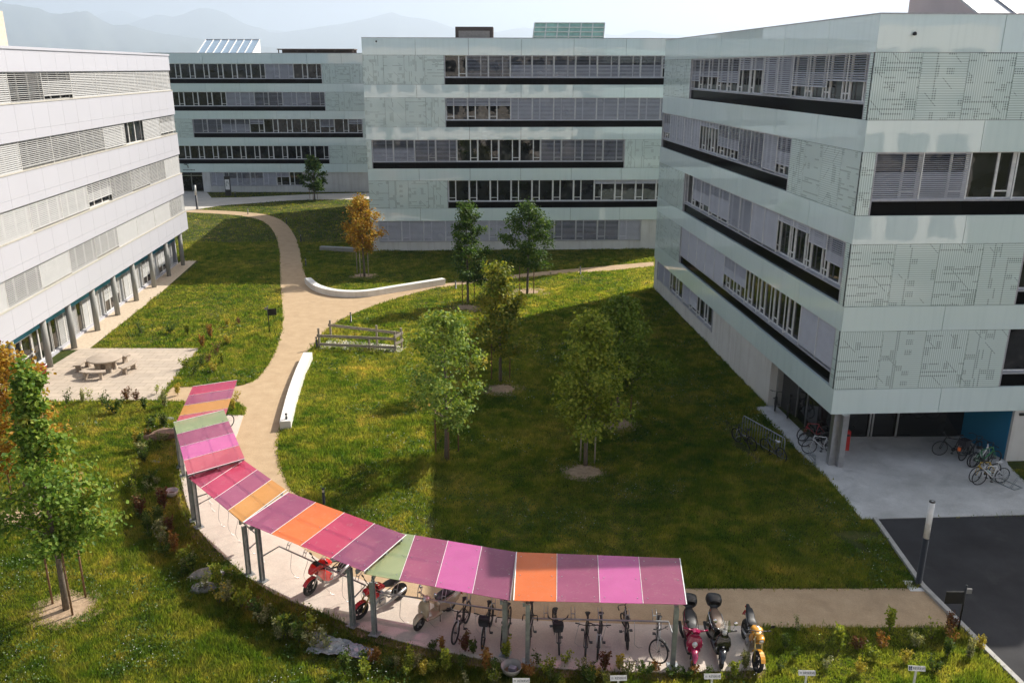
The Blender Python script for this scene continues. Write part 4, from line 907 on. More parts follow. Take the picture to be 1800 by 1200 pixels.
    if fair == 'sport':
        b = MB(); b.loft([((.40, 0, .98), .19, .08, .5), ((.56, 0, .93), .17, .12, .5), ((.70, 0, .84), .11, .09, .6), ((.76, 0, .78), .05, .05, .7)], 14, 2.5)
        for s_ in (-1, 1): b.loft([((.56, s_ * .17, .84), .02, .10, 0), ((.36, s_ * .20, .66), .02, .22, 0), ((.14, s_ * .19, .48), .02, .20, 0), ((-.05, s_ * .17, .36), .015, .10, 0)], 10, 4)
        b.build('fairing', P, root, world=False)
        b = MB(); b.loft([((.40, 0, 1.06), .13, .03, .9), ((.52, 0, 1.05), .13, .03, .9), ((.62, 0, .96), .10, .02, .9)], 10, 3); b.build('windscreen', DGLASS, root, world=False)
        for s_ in (-1, 1):
            b = MB(); b.loft([((.66, s_ * .065, .86), .04, .035, .6), ((.735, s_ * .05, .82), .03, .03, .6)], 10); b.build('headlight', LENS, root, world=False)
    else:
        b = MB(); b.loft([((.46, 0, .92), .10, .10, .2), ((.56, 0, .90), .12, .11, .2), ((.62, 0, .87), .09, .09, .2)], 14, 2.2); me = b.mesh('headlight_cowl', DARKP if not seatred else P); me.transform(S); put(None, 'headlight_cowl', me, root)
        b = MB(); b.lathe([(0, .05), (.06, .035), (.08, 0)], 14, (.60, 0, .88), Matrix.Rotation(R(90), 3, 'Y')); me = b.mesh('headlight', LENS); me.transform(S); put(None, 'headlight', me, root)
        if seatred:
            b = MB()
            for s_ in (-1, 1): b.loft([((.42, s_ * .13, .86), .02, .12, 0), ((.30, s_ * .17, .76), .025, .14, 0), ((.16, s_ * .15, .70), .02, .06, 0)], 10, 3)
            b.build('side_cowl', P, root, world=False)
    return root
def scooter(loc, head, label, paint, style='classic', box=False, screen=False, lean=-5, steer=0, seat=None):
    root = empty('motor_scooter', loc, head, label, 'scooter', 'motor scooters parked on the shelter slab'); root.rotation_euler = (R(lean), 0, head)
    P = mat('scooter_paint_' + '_'.join('%02d' % int(c * 99) for c in paint), paint, .2, 0, .04, 3, coat=.8); ST = seat or SEATM
    xr, xf, r = -.60, .66, .235
    hb, ht = Vector((.52, 0, .45)), Vector((.40, 0, .92)); S = Matrix.Translation(hb) @ Matrix.Rotation(R(steer), 4, (ht - hb).normalized()) @ Matrix.Translation(-hb)
    mwheel(root, xr, r, .058, ENG); mwheel(root, xf, r, .055, ENG, M=S)
    b = MB()
    b.loft([((.47, 0, .34), .10, .05, 1.45), ((.51, 0, .46), .20, .06, 1.45), ((.48, 0, .64), .23, .07, 1.4), ((.43, 0, .80), .19, .08, 1.35), ((.39, 0, .90), .10, .06, 1.3)], 16, 3); b.build('front_shield', P, root, world=False)
    b = MB(); b.loft([((.48, 0, .30), .15, .04, 0), ((.20, 0, .26), .17, .045, 0), ((-.12, 0, .27), .17, .06, 0)], 12, 5); b.build('footboard', P if style == 'classic' else DARKP, root, world=False)
    b = MB()
    if style == 'classic': b.loft([((-.06, 0, .46), .13, .20, 0), ((-.25, 0, .50), .21, .24, 0), ((-.50, 0, .50), .245, .24, 0), ((-.78, 0, .54), .20, .18, 0), ((-.98, 0, .58), .09, .09, 0)], 18, 2.4)
    else: b.loft([((-.06, 0, .48), .12, .18, 0), ((-.30, 0, .56), .18, .18, 0), ((-.60, 0, .62), .19, .15, .1), ((-.85, 0, .70), .15, .11, .2), ((-1.02, 0, .75), .06, .05, .2)], 18, 2.8)
    b.build('rear_body', P, root, world=False)
    b = MB(); b.loft([((-.02, 0, .74), .09, .04, 0), ((-.22, 0, .77), .15, .065, 0), ((-.48, 0, .79), .165, .07, 0), ((-.72, 0, .82), .14, .06, .1), ((-.85, 0, .82), .08, .035, .1)], 16, 2.8); b.build('seat', ST, root, world=False)
    b = MB(); b.tube([(-.04, .17, .70), (-.3, .2, .73), (-.7, .19, .77), (-.9, .1, .80), (-.95, 0, .80), (-.9, -.1, .80), (-.7, -.19, .77), (-.3, -.2, .73), (-.04, -.17, .70)], .012, 6); b.build('seat_trim', CHROME if style == 'classic' else DARKP, root, world=False)
    b = MB(); b.box((-.45, 0, .28), (.40, .22, .16)); b.tube([(-.3, -.15, .24), (-.6, -.19, .26), (-.9, -.19, .32)], [.03, .05, .05], 10); b.build('engine', DARKP, root, world=False)
    b = MB()
    for s_ in (-1, 1): b.tube([hb + Vector((0, s_ * .06, -.02)), Vector((xf, s_ * .075, r))], .022, 7)
    me = b.mesh('fork', DARKP); me.transform(S); put(None, 'fork', me, root)
    b = MB(); b.loft([((xf + .24, 0, r + .08), .03, .05, 1.1), ((xf + .18, 0, r + .21), .085, .05, .7), ((xf + .02, 0, r + .29), .10, .05, .1), ((xf - .16, 0, r + .24), .095, .06, -.5), ((xf - .22, 0, r + .16), .07, .06, -.8)], 14, 2.5); me = b.mesh('mudguard', P); me.transform(S); put(None, 'mudguard', me, root)
    b = MB(); b.loft([((.30, 0, .96), .09, .06, 0), ((.40, 0, .99), .13, .075, 0), ((.49, 0, .97), .09, .065, .1)], 14, 2.5)
    for s_ in (-1, 1): b.tube([(.38, s_ * .1, .99), (.36, s_ * .22, 1.0), (.30, s_ * .34, .99)], [.04, .026, .022], 8)
    me = b.mesh('handlebar_cover', P); me.transform(S); put(None, 'handlebar_cover', me, root)
    b = MB(); b.lathe([(0, .05), (.055, .035), (.078, 0)], 16, (.47, 0, .985) if style == 'classic' else (.545, 0, .66), Matrix.Rotation(R(78), 3, 'Y')); me = b.mesh('headlight', LENS); me.transform(S) if style == 'classic' else None; put(None, 'headlight', me, root)
    for s_ in (-1, 1):
        b = MB(); b.loft([((.535, s_ * .165, .50), .025, .05, 0), ((.545, s_ * .165, .52), .03, .06, 0)], 10); b.build('indicator', LENS, root, world=False)
        b = MB(); b.tube([(.37, s_ * .2, 1.0), (.36, s_ * .27, 1.20)], .008, 6); b.lathe([(0, .02), (.05, .012), (.062, 0), (.05, -.006), (0, -.006)], 14, (.36, s_ * .28, 1.24), Matrix.Rotation(R(80), 3, 'Y')); me = b.mesh('mirror', CHROME if style == 'classic' else DARKP); me.transform(S); put(None, 'mirror', me, root)
    b = MB(); b.lathe([(0, .012), (.022, .01), (.03, 0)], 12, (.565, 0, .58), Matrix.Rotation(R(85), 3, 'Y')); b.box((.575, 0, .45), (.012, .10, .05)); b.build('badge', CHROME, root, world=False)
    b = MB(); b.bar((-.98, 0, .62), (-1.04, 0, .42), .17, .014); b.box((-1.03, 0, .64), (.05, .1, .06)); b.build('tail_light', mat('red_lamp', (.5, .02, .02), .2), root, world=False)
    if box:
        b = MB(); b.loft([((-.86, 0, .97), .15, .11, 0), ((-.93, 0, 1.0), .215, .16, 0), ((-1.12, 0, 1.01), .225, .165, 0), ((-1.24, 0, .99), .17, .12, 0)], 18, 3.2); b.box((-.95, 0, .83), (.26, .2, .03)); b.build('top_box', mat('black_box_plastic', (.016, .016, .017), .4), root, world=False)
    if screen:
        b = MB(); pv = []
        for i in range(7):
            for j in range(5):
                u = i / 6 * 2 - 1; v = j / 4; pv.append(Vector((.50 - .10 * v - .05 * u * u, u * (.15 - .04 * v * v), 1.02 + .30 * v)))
        b.add(pv + [p + Vector((.006, 0, .002)) for p in pv], [(i * 5 + j, i * 5 + j + 1, i * 5 + j + 6, i * 5 + j + 5) for i in range(6) for j in range(4)] + [(35 + i * 5 + j, 35 + i * 5 + j + 1, 35 + i * 5 + j + 6, 35 + i * 5 + j + 5) for i in range(6) for j in range(4)], True)
        GL = bpy.data.materials.new('clear_screen'); GL.use_nodes = True; nt = GL.node_tree; nt.nodes.clear()
        t = nt.nodes.new('ShaderNodeBsdfTransparent'); t.inputs[0].default_value = (.8, .82, .82, 1); g = nt.nodes.new('ShaderNodeBsdfGlossy'); g.inputs[1].default_value = .05; x = nt.nodes.new('ShaderNodeMixShader'); x.inputs[0].default_value = .22
        o_ = nt.nodes.new('ShaderNodeOutputMaterial'); nt.links.new(t.outputs[0], x.inputs[1]); nt.links.new(g.outputs[0], x.inputs[2]); nt.links.new(x.outputs[0], o_.inputs[0])
        b.build('windscreen', GL, root, world=False)
    b = MB(); b.tube([(-.10, .1, .24), (-.02, .2, .03)], .012, 6); b.build('side_stand', DARKP, root, world=False)
    return root
def place(fn, front, rear, xf, *a, z=.05, **k):
    f, r_ = G(*front, z), G(*rear, z); d = f - r_; h = math.atan2(d.y, d.x); c = f - d.normalized() * xf
    return fn((c.x, c.y, z), h, *a, **k)
RED = (.62, .012, .012)
place(motorcycle, (545, 1044), (617, 1001), .72, 'red faired motorcycle nearer the middle of the shelter, under the crimson and plum panels', RED, 'sport')
place(motorcycle, (633, 1086), (706, 1050), .72, 'red naked motorcycle with silver frame and black seat between two shelter posts', (.58, .01, .015), 'naked', seatred=True)
place(scooter, (736, 1106), (783, 1077), .66, 'beige classic scooter with black seat at the edge of the shadow', (.44, .36, .25), 'classic', steer=8)
place(scooter, (1216, 1172), (1205, 1118), .66, 'magenta scooter with black top box beside the last shelter post', (.27, .006, .055), 'sport', box=True)
place(scooter, (1267, 1172), (1250, 1120), .66, 'black classic scooter with brown seat, windscreen and top box', (.012, .012, .013), 'classic', box=True, screen=True, steer=-10, seat=mat('brown_seat', (.16, .105, .07), .5))
place(motorcycle, (1327, 1178), (1306, 1116), .72, 'yellow naked motorcycle at the right end of the slab', (.68, .30, .015), 'naked', steer=10, seatred=True, lean=-6)

# ------------------------------------------------------------------ street furniture
def bollard(p, label):
    q = G(*p); root = empty('bollard', q, 0, label, 'bollard', 'black path bollards')
    b = MB(); b.lathe([(.09, 0), (.09, .012), (.055, .014), (.055, .56), (0, .56)], 14); b.build('post', BLACKM, root, world=False)
    b = MB(); b.cyl((0, 0, .68), .06, .045, 14); b.build('cap', BLACKM, root, world=False)
    b = MB(); b.cyl((0, 0, .56), .045, .12, 12); b.build('lamp_lens', mat('frosted_lens', (.45, .44, .42), .4), root, world=False)
for p, l in [((557, 613), 'black bollard at the front left corner of the wooden fence'), ((617, 568), 'black bollard on the lawn edge behind the wooden fence'), ((505, 752), 'black bollard at the near end of the long white bench wall'),
             ((570, 888), 'black bollard on the lawn just behind the orange roof panel'), ((801, 509), 'black bollard at the right end of the curved white bench wall'), ((1020, 483), 'black bollard beside the path branch near the right building'),
             ((436, 377), 'black bollard at the outer bend of the path, farthest along it'), ((504, 394), 'black bollard on the bend of the path above the two in the shade'), ((529, 425), 'black bollard in shade halfway down the path edge left of the grey slab'),
             ((538, 469), 'black bollard in shade just above the curved white bench wall'), ((414, 347), 'black bollard on the far lawn beside the information pillar')]: bollard(p, l)
def lamp(p, h, r, label):
    q = G(*p); root = empty('street_lamp', q, 0, label, 'street lamp', 'light columns')
    b = MB(); b.lathe([(r * 2, 0), (r * 2, .03), (r, .034), (r, h * .57), (0, h * .57)], 18); b.build('post', BLACKM, root, world=False)
    b = MB(); b.cyl((0, 0, h - .03), r, .03, 18); b.build('cap', BLACKM, root, world=False)
    b = MB(); b.cyl((0, 0, h * .57), r * .96, h * .43 - .03, 18); b.build('light_tube', mat('opal_tube', (.72, .72, .71), .3), root, world=False)
    b = MB(); b.cyl((0, 0, h), r * .35, .012, 10); b.build('cap_plate', CHROME, root, world=False); return root
lamp((1614, 1027), 3.0, .095, 'tall black light column with white tube beside the kerb of the asphalt')
lamp((347, 368), 2.85, .12, 'light column with white tube on the far concrete forecourt')
b = MB(); q = G(1610, 1030); b.prism([(q.x - .3, q.y - .28), (q.x + .3, q.y - .28), (q.x + .3, q.y + .3), (q.x - .3, q.y + .3)], -.1, .02); tag(b.build('lamp_footing', CONC), 'pale concrete footing around the foot of the tall light column', 'footing')
def signpost(p, h, label, w_=.46, hh=.36, az=0, side=1):
    q = G(*p); root = empty('signpost', q, az, label, 'signpost', 'black direction signposts')
    b = MB(); b.cyl((0, 0, 0), .028, h, 10); b.build('post', BLACKM, root, world=False)
    b = MB(); b.box((side * w_ / 2, 0, h - .22 - hh / 2), (w_, .03, hh)); b.build('sign_plate', BLACKM, root, world=False)
    b = MB(); b.box((-side * .10, 0, h - .2), (.16, .03, .16)); b.build('arrow_plate', mat('grey_plate', (.2, .2, .2), .5), root, world=False)
signpost((474, 585), 1.78, 'black signpost with a small plate on the lawn left of the path', .52, .42, R(12))
signpost((1684, 1108), 1.56, 'black signpost with a flag shaped plate beside the asphalt', .55, .40, 0, -1)
q = G(402, 344); b = MB(); b.loft([((q.x, q.y, .1), .35, .12, R(90)), ((q.x, q.y, 1.6), .33, .11, R(90)), ((q.x, q.y, 2.35), .28, .09, R(90))], 12, 6)
root = empty('information_pillar', q, 0, 'dark information pillar with a pale panel on the far lawn', 'pillar'); 
b = MB(); b.box((q.x, q.y, 1.25), (.72, .22, 2.5)); b.build('pillar_body', BLACKM, root)
b = MB(); b.box((q.x, q.y - .12, 1.45), (.56, .02, 1.3)); pn = b.build('display_panel', WHITEP, root)
b = MB(); b.tube([(q.x + .15 * math.cos(t * .4), q.y - .135, 1.5 + .3 * math.sin(t * .4)) for t in range(12)], .035, 5); b.build('panel_graphic', mat('grey_plate', (.2, .2, .2), .5), pn)
def bench_wall(px, z, wdt, label):
    line = smooth_line([G2(*p, z) for p in px], 6); L_, R2 = [], []
    for i, p in enumerate(line):
        a, c = Vector(line[max(i - 1, 0)]), Vector(line[min(i + 1, len(line) - 1)]); d = (c - a).normalized(); n = Vector((-d.y, d.x)) * wdt / 2
        L_.append((p[0] + n.x, p[1] + n.y)); R2.append((p[0] - n.x, p[1] - n.y))
    b = MB(); b.prism(L_ + R2[::-1], -.1, z); o = b.build('bench_wall', concrete_mat('white_cast_stone', (.66, .64, .60), (.76, .74, .70))); tag(o, label, 'bench', 'white cast bench walls by the path')
    md = o.modifiers.new('edge', 'BEVEL'); md.width = .02; md.segments = 2; return o
bench_wall([(541, 488), (556, 500), (582, 508), (612, 511), (645, 510), (690, 503), (735, 496), (780, 489)], .45, .5, 'curved white bench wall where the path forks under the orange tree')
bench_wall([(541, 619), (528, 648), (515, 685), (507, 715), (501, 740)], .45, .5, 'long white bench wall on the right edge of the path below the wooden fence')
q0, q1 = G(564, 440), G(625, 443); b = MB(); b.bar(q0 + Vector((0, 0, .2)), q1 + Vector((0, 0, .2)), .5, .36); tag(b.build('concrete_slab', CONCD), 'low grey concrete slab on the shaded lawn beside the orange tree', 'slab')
# wooden fence round a pit
WOOD = mat('weathered_timber', (.34, .29, .23), .85, 0, .2, 8, bmp=.3)
fr = empty('wooden_fence', G(630, 606), 0, 'weathered timber rail fence round a concrete covered pit', 'fence')
corn = [G(562, 612), G(695, 618), G(706, 612), G(582, 597)]
def fpost(q, h=1.25):
    b = MB(); b.box((q.x, q.y, h / 2), (.11, .11, h)); b.build('fence_post', WOOD, fr)
for q in corn: fpost(q)
fpost(corn[0].lerp(corn[1], .66), .85); fpost(corn[3].lerp(corn[2], .66)); 
def rail(a, c, z, off=.07):
    d = (c - a).normalized(); n = Vector((d.y, -d.x, 0)) * off; b = MB(); b.bar(a - d * .1 + n + Vector((0, 0, z)), c + d * .1 + n + Vector((0, 0, z)), .035, .16); b.build('fence_rail', WOOD, fr)
for z in (.80, .28): rail(corn[0], corn[1], z)
rail(corn[3], corn[2], .95); rail(corn[1], corn[2], .95); rail(corn[1], corn[2], .5)
b = MB(); b.prism([(q.x, q.y) for q in (corn[0] + Vector((-.1, -.25, 0)), corn[1] + Vector((.3, -.25, 0)), corn[2] + Vector((.3, .2, 0)), corn[3] + Vector((-.1, .1, 0)))], -.1, .05); struct('pit_cover', b, PALEC)
# stone table with four curved benches on the terrace
STONE = concrete_mat('exposed_stone', (.33, .27, .21), (.43, .36, .29))
tq = G(187, 651); tb = empty('picnic_table', tq, 0, 'round stone table on the paved terrace', 'table')
b = MB(); b.lathe([(0, .66), (.86, .66), (.90, .69), (.90, .73), (.87, .75), (0, .75)], 36); b.build('tabletop', STONE, tb, world=False)
for a in (45, 135, 225, 315):
    b = MB(); x, y = .42 * math.cos(R(a)), .42 * math.sin(R(a)); b.loft([((x, y, .02), .12, .2, R(90)), ((x, y, .3), .09, .14, R(90)), ((x, y, .66), .12, .2, R(90))], 12, 4); b.build('leg', STONE, tb, world=False)
def stone_bench(a, label):
    root = empty('stone_bench', tq, R(a), label, 'bench', 'curved stone benches round the table'); r0, r1 = 1.22, 1.62
    b = MB(); n = 10; A_ = R(27); inn = [(r0 * math.cos(-A_ + 2 * A_ * i / n), r0 * math.sin(-A_ + 2 * A_ * i / n)) for i in range(n + 1)]; out = [(r1 * math.cos(-A_ + 2 * A_ * i / n), r1 * math.sin(-A_ + 2 * A_ * i / n)) for i in range(n + 1)]
    b.prism(inn + out[::-1], .38, .46); o = b.build('seat', STONE, root, world=False); md = o.modifiers.new('edge', 'BEVEL'); md.width = .02; md.segments = 2
    for s_ in (-1, 1):
        c = Vector((1.42 * math.cos(s_ * A_ * .62), 1.42 * math.sin(s_ * A_ * .62), 0)); b = MB(); M = Matrix.Rotation(s_ * A_ * .62, 3, 'Z')
        b.box(c + Vector((0, 0, .19)), (.26, .12, .37), M=M); b.box(c + Vector((0, 0, .03)), (.34, .15, .06), M=M); b.build('leg', STONE, root, world=False)
for a, l in ((-92, 'short stone bench in front of the round stone table'), (-8, 'curved stone bench right of the round stone table'), (172, 'stone bench in the shadow left of the round stone table'), (88, 'stone bench half hidden behind the round stone table')): stone_bench(a, l)
q = G(74, 664); root = empty('flower_pot', q, 0, 'red flower pot at the white building entrance', 'pot')
b = MB(); b.lathe([(0, 0), (.22, 0), (.30, .62), (.33, .62), (.33, .70), (.27, .70), (.25, .6), (0, .6)], 18); b.build('pot_body', mat('red_glaze', (.45, .02, .03), .3), root, world=False)
b = MB(); b.lathe([(.31, .705), (.34, .705), (.34, .74), (.31, .74)], 18); b.build('rim', WHITEP, root, world=False)
# crowd barrier
b0, b1 = G(1303, 768), G(1376, 811); root = empty('crowd_barrier', b0, 0, 'galvanised steel crowd barrier on the shaded lawn beside the plaza', 'barrier'); d = (b1 - b0); L = d.length; d.normalize(); nb = Vector((-d.y, d.x, 0)); U = lambda z: Vector((0, 0, z))
b = MB(); b.tube([b0 + U(.15), b0 + U(.95), b0 + d * .06 + U(1.06), b1 - d * .06 + U(1.06), b1 + U(.95), b1 + U(.15), b0 + U(.15)], .022, 8); b.build('barrier_frame', GALV, root)
b = MB()
for k in range(1, 16): q = b0.lerp(b1, k / 16); b.tube([q + U(.15), q + U(1.06)], .009, 6)
b.build('barrier_bars', GALV, root)
for q in (b0 + d * .05, b1 - d * .05):
    b = MB(); b.tube([q - nb * .36 + U(.0), q - nb * .28 + U(.09), q + nb * .28 + U(.09), q + nb * .36 + U(0)], .02, 7); b.build('foot', GALV, root)
# floor racks
def floor_rack(p, az, label):
    q = G(*p, .03); root = empty('floor_bike_rack', q, az, label, 'bike rack', 'low steel floor racks')
    b = MB()
    for x in (-.5, .5): b.bar((x, -.2, .015), (x, .25, .015), .04, .03)
    b.bar((-.5, .25, .015), (.5, .25, .015), .04, .03); b.bar((-.5, -.2, .015), (.5, -.2, .015), .04, .03); b.build('base_frame', GALV, root, world=False)
    for x in (-.35, 0, .35):
        b = MB(); b.tube([(x - .03, -.2, .03), (x - .03, .1, .38), (x, .16, .42), (x + .03, .1, .38), (x + .03, -.2, .03)], .012, 6); b.build('wheel_holder', GALV, root, world=False)
floor_rack((1768, 850), R(-65), 'low steel floor rack under the white racing bike'); floor_rack((1424, 808), R(70), 'low steel floor rack at the left plaza edge by the steel columns')
q = G(1486, 790, .03); root = empty('fire_post', q, 0, 'red metal post box behind the steel columns', 'post'); b = MB(); b.box((0, 0, .45), (.22, .2, .9)); b.build('post_body', mat('signal_red', (.42, .015, .015), .4), root, world=False); b = MB(); b.box((0, -.105, .72), (.14, .012, .1)); b.build('front_plate', DARKP, root, world=False)
# RESERVE signs
INK = mat('sign_ink', (.03, .03, .04), .6); 
def reserve(p, label, wheel=False, az=0):
    q = G(*p, .62); root = empty('parking_sign', (q.x, q.y, 0), az, label, 'sign', 'small reserved parking signs'); tilt = R(28)
    up = Vector((0, math.sin(tilt), math.cos(tilt))); ri = Vector((1, 0, 0)); n = ri.cross(up); c = Vector((0, -.02, .62))
    b = MB(); b.bar((0, 0, 0), (0, 0, .60), .05, .035); b.build('stake', WHITEP, root, world=False)
    b = MB(); M = Matrix((ri, -n, up)).transposed(); b.box(c, (.44, .016, .135), M=M); pl = b.build('sign_plate', WHITEP, root, world=False)
    text_mesh('RÉSERVÉ', .082, INK, 'lettering', pl, c + n * .010 + ri * .055 - up * .004, ri, up, .001)
    b = MB(); k0 = c + n * .0105 - ri * .165
    if wheel:
        bx = MB(); bx.box(k0 - n * .001, (.08, .003, .10), M=M); bx.build('pictogram_field', mat('sign_blue', (.02, .04, .12), .5), pl, world=False)
        k1 = k0 + n * .003; wp = mat('sign_white', (.75, .75, .75), .5)
        b.tube([k1 + ri * (.02 * math.cos(t * .5) - .003) + up * (.02 * math.sin(t * .5) - .015) for t in range(3, 13)], .004, 4); b.tube([k1 + up * .032 - ri * .006, k1 - up * .004 - ri * .004, k1 - up * .004 + ri * .012, k1 - up * .03 + ri * .024], .005, 4); b.lathe([(0, .002), (.008, 0)], 8, k1 + up * .04 - ri * .006, M @ Matrix.Rotation(R(90), 3, 'X')); b.build('pictogram', wp, pl, world=False)
    else:
        b.box(k0 + up * .012, (.05, .002, .018), M=M); b.box(k0 - up * .016, (.07, .002, .010), M=M); b.build('pictogram', mat('sign_grey', (.35, .35, .36), .6), pl, world=False)
reserve((916, 1195), 'leftmost small white reserved sign, below the bowl with a grey block'); reserve((1087, 1190), 'white reserved sign below the pale grey city bike rack', az=R(2)); reserve((1252, 1187), 'white reserved sign in front of the black classic scooter', az=R(1))
reserve((1418, 1181), 'white reserved sign right of the yellow motorcycle', az=R(-2)); reserve((1611, 1173), 'white reserved sign with a wheelchair pictogram near the asphalt', True, R(-5))
# bowls
def bowl(p, r, m, label, block=False):
    q = G(*p, 0); root = empty('bowl', q, 0, label, 'bowl')
    b = MB(); b.lathe([(0, 0), (r * .5, 0), (r * .8, r * .45), (r, r * .95), (r * .94, r * .97), (r * .72, r * .45), (r * .4, r * .12), (0, r * .12)], 24); b.build('bowl_body', m, root, world=False)
    b = MB(); b.lathe([(0, r * .42), (r * .66, r * .42)], 20); b.build('bowl_soil', SOIL, root, world=False)
    if block: b = MB(); b.box((.03, -.02, r * .62), (.2, .14, .14), R(-20)); b.build('grey_block', mat('grey_block', (.22, .22, .26), .6), root, world=False)
bowl((302, 872), .27, WHITEP if False else mat('pale_terracotta', (.48, .42, .38), .7, bmp=.1), 'pale clay bowl on the soil left of the curved slab'); bowl((899, 1184), .30, mat('grey_clay', (.26, .25, .23), .6, bmp=.1), 'grey clay bowl with a block in it in front of the slab', True)
# stones and a plastic sheet on the bed
def stone(c, sz, m, seed, name, label, cat, flat=.5):
    r = random.Random(seed); bm = bmesh.new(); bmesh.ops.create_icosphere(bm, subdivisions=3, radius=1)
    ph = [(Vector((r.gauss(0, 1), r.gauss(0, 1), r.gauss(0, 1))).normalized(), r.uniform(.6, .95)) for _ in range(14)]
    for v in bm.verts:
        for n, d in ph:
            k = v.co.dot(n) - d
            if k > 0: v.co -= n * k
        v.co = Vector((v.co.x * sz[0], v.co.y * sz[1], v.co.z * sz[2] + sz[2] * .35))
    me = bpy.data.meshes.new(name); bm.to_mesh(me); bm.free(); me.materials.append(m); o = bpy.data.objects.new(name, me); C.objects.link(o); o.location = c; o.rotation_euler = (0, 0, r.uniform(-.35, .35)); tag(o, label, cat); return o
ROCK = mat('pale_rock', (.21, .205, .20), .85, 0, .3, 4, bmp=.6)
stone(G(366, 1010), (.62, .40, .15), ROCK, 3, 'boulder', 'pale boulder in the planting bed, upper of two beside the slab', 'rock'); stone(G(362, 1034), (.55, .32, .12), ROCK, 5, 'boulder', 'pale flat boulder in the planting bed, lower of two beside the slab', 'rock')
SHEETM = mat('grey_plastic_sheet', (.24, .25, .27), .22, 0, .2, 5, .6, bmp=.5)
r = random.Random(4); n = 22; c = G(600, 1142); vs = []; 
for i in range(n):
    for j in range(10):
        u, v = i / (n - 1) * 2 - 1, j / 9 * 2 - 1; vs.append((c.x + u * .95 + r.uniform(-.03, .03), c.y - u * .30 + v * (.36 - .12 * u) + r.uniform(-.03, .03), .06 + r.uniform(0, .10) * (1 - abs(u) * .5)))
b = MB(); b.add(vs, [(i * 10 + j, (i + 1) * 10 + j, (i + 1) * 10 + j + 1, i * 10 + j + 1) for i in range(n - 1) for j in range(9)]); tag(b.build('plastic_sheet', SHEETM), 'crumpled translucent grey plastic sheet lying in the planting bed', 'sheet')
stone(G(285, 768), (.9, .6, .30), mat('soil_heap', (.20, .13, .09), .95, 0, .35, 6, bmp=1.0), 9, 'soil_heap', 'heap of brown soil left of the second shelter bay', 'soil heap'); stone(G(272, 812), (.35, .14, .06), SHEETM, 11, 'plastic_bag', 'small pale plastic bag lying on the shaded bed left of the slab', 'bag')
stone(G(296, 737), (.42, .2, .08), SHEETM, 12, 'plastic_bag', 'pale plastic bag at the foot of the farthest shelter bay', 'bag')

# ------------------------------------------------------------------ trees
BARK = mat('bark', (.15, .12, .095), .9, 0, .25, 12, bmp=.6); STAKE = mat('stake_timber', (.20, .11, .06), .85, 0, .2, 9); STAKEP = mat('pale_stake_timber', (.38, .32, .25), .85, 0, .2, 9)
GREEN = leaf_mat('leaves_green', [(0, (0.054, 0.115, 0.015)), (.45, (0.115, 0.207, 0.028)), (.8, (0.199, 0.291, 0.046)), (1, (0.306, 0.367, 0.076))], (0.459, 0.153, 0.046), .66, .55)
OLIVE = leaf_mat('leaves_olive', [(0, (0.072, 0.144, 0.026)), (.5, (0.170, 0.261, 0.052)), (1, (0.339, 0.405, 0.091))], (0.679, 0.444, 0.104), .66, .6)
ORANGE = leaf_mat('leaves_orange', [(0, (.20, .095, .014)), (.4, (.36, .20, .026)), (.75, (.46, .31, .045)), (1, (.24, .25, .04))])
YELLOW = leaf_mat('leaves_yellow_green', [(0, (0.077, 0.132, 0.017)), (.45, (0.165, 0.209, 0.029)), (1, (0.352, 0.330, 0.055))], (0.462, 0.374, 0.055), .60, .5)
DARKL = leaf_mat('leaves_dark_green', [(0, (0.026, 0.067, 0.014)), (.5, (0.054, 0.116, 0.022)), (1, (0.122, 0.183, 0.043))])
OLIVEG = leaf_mat('leaves_olive_green', [(0, (.065, .115, .014)), (.5, (.13, .20, .024)), (1, (.25, .30, .05))])
FRESH = leaf_mat('leaves_fresh_green', [(0, (.09, .14, .016)), (.5, (.20, .26, .03)), (1, (.34, .36, .06))])
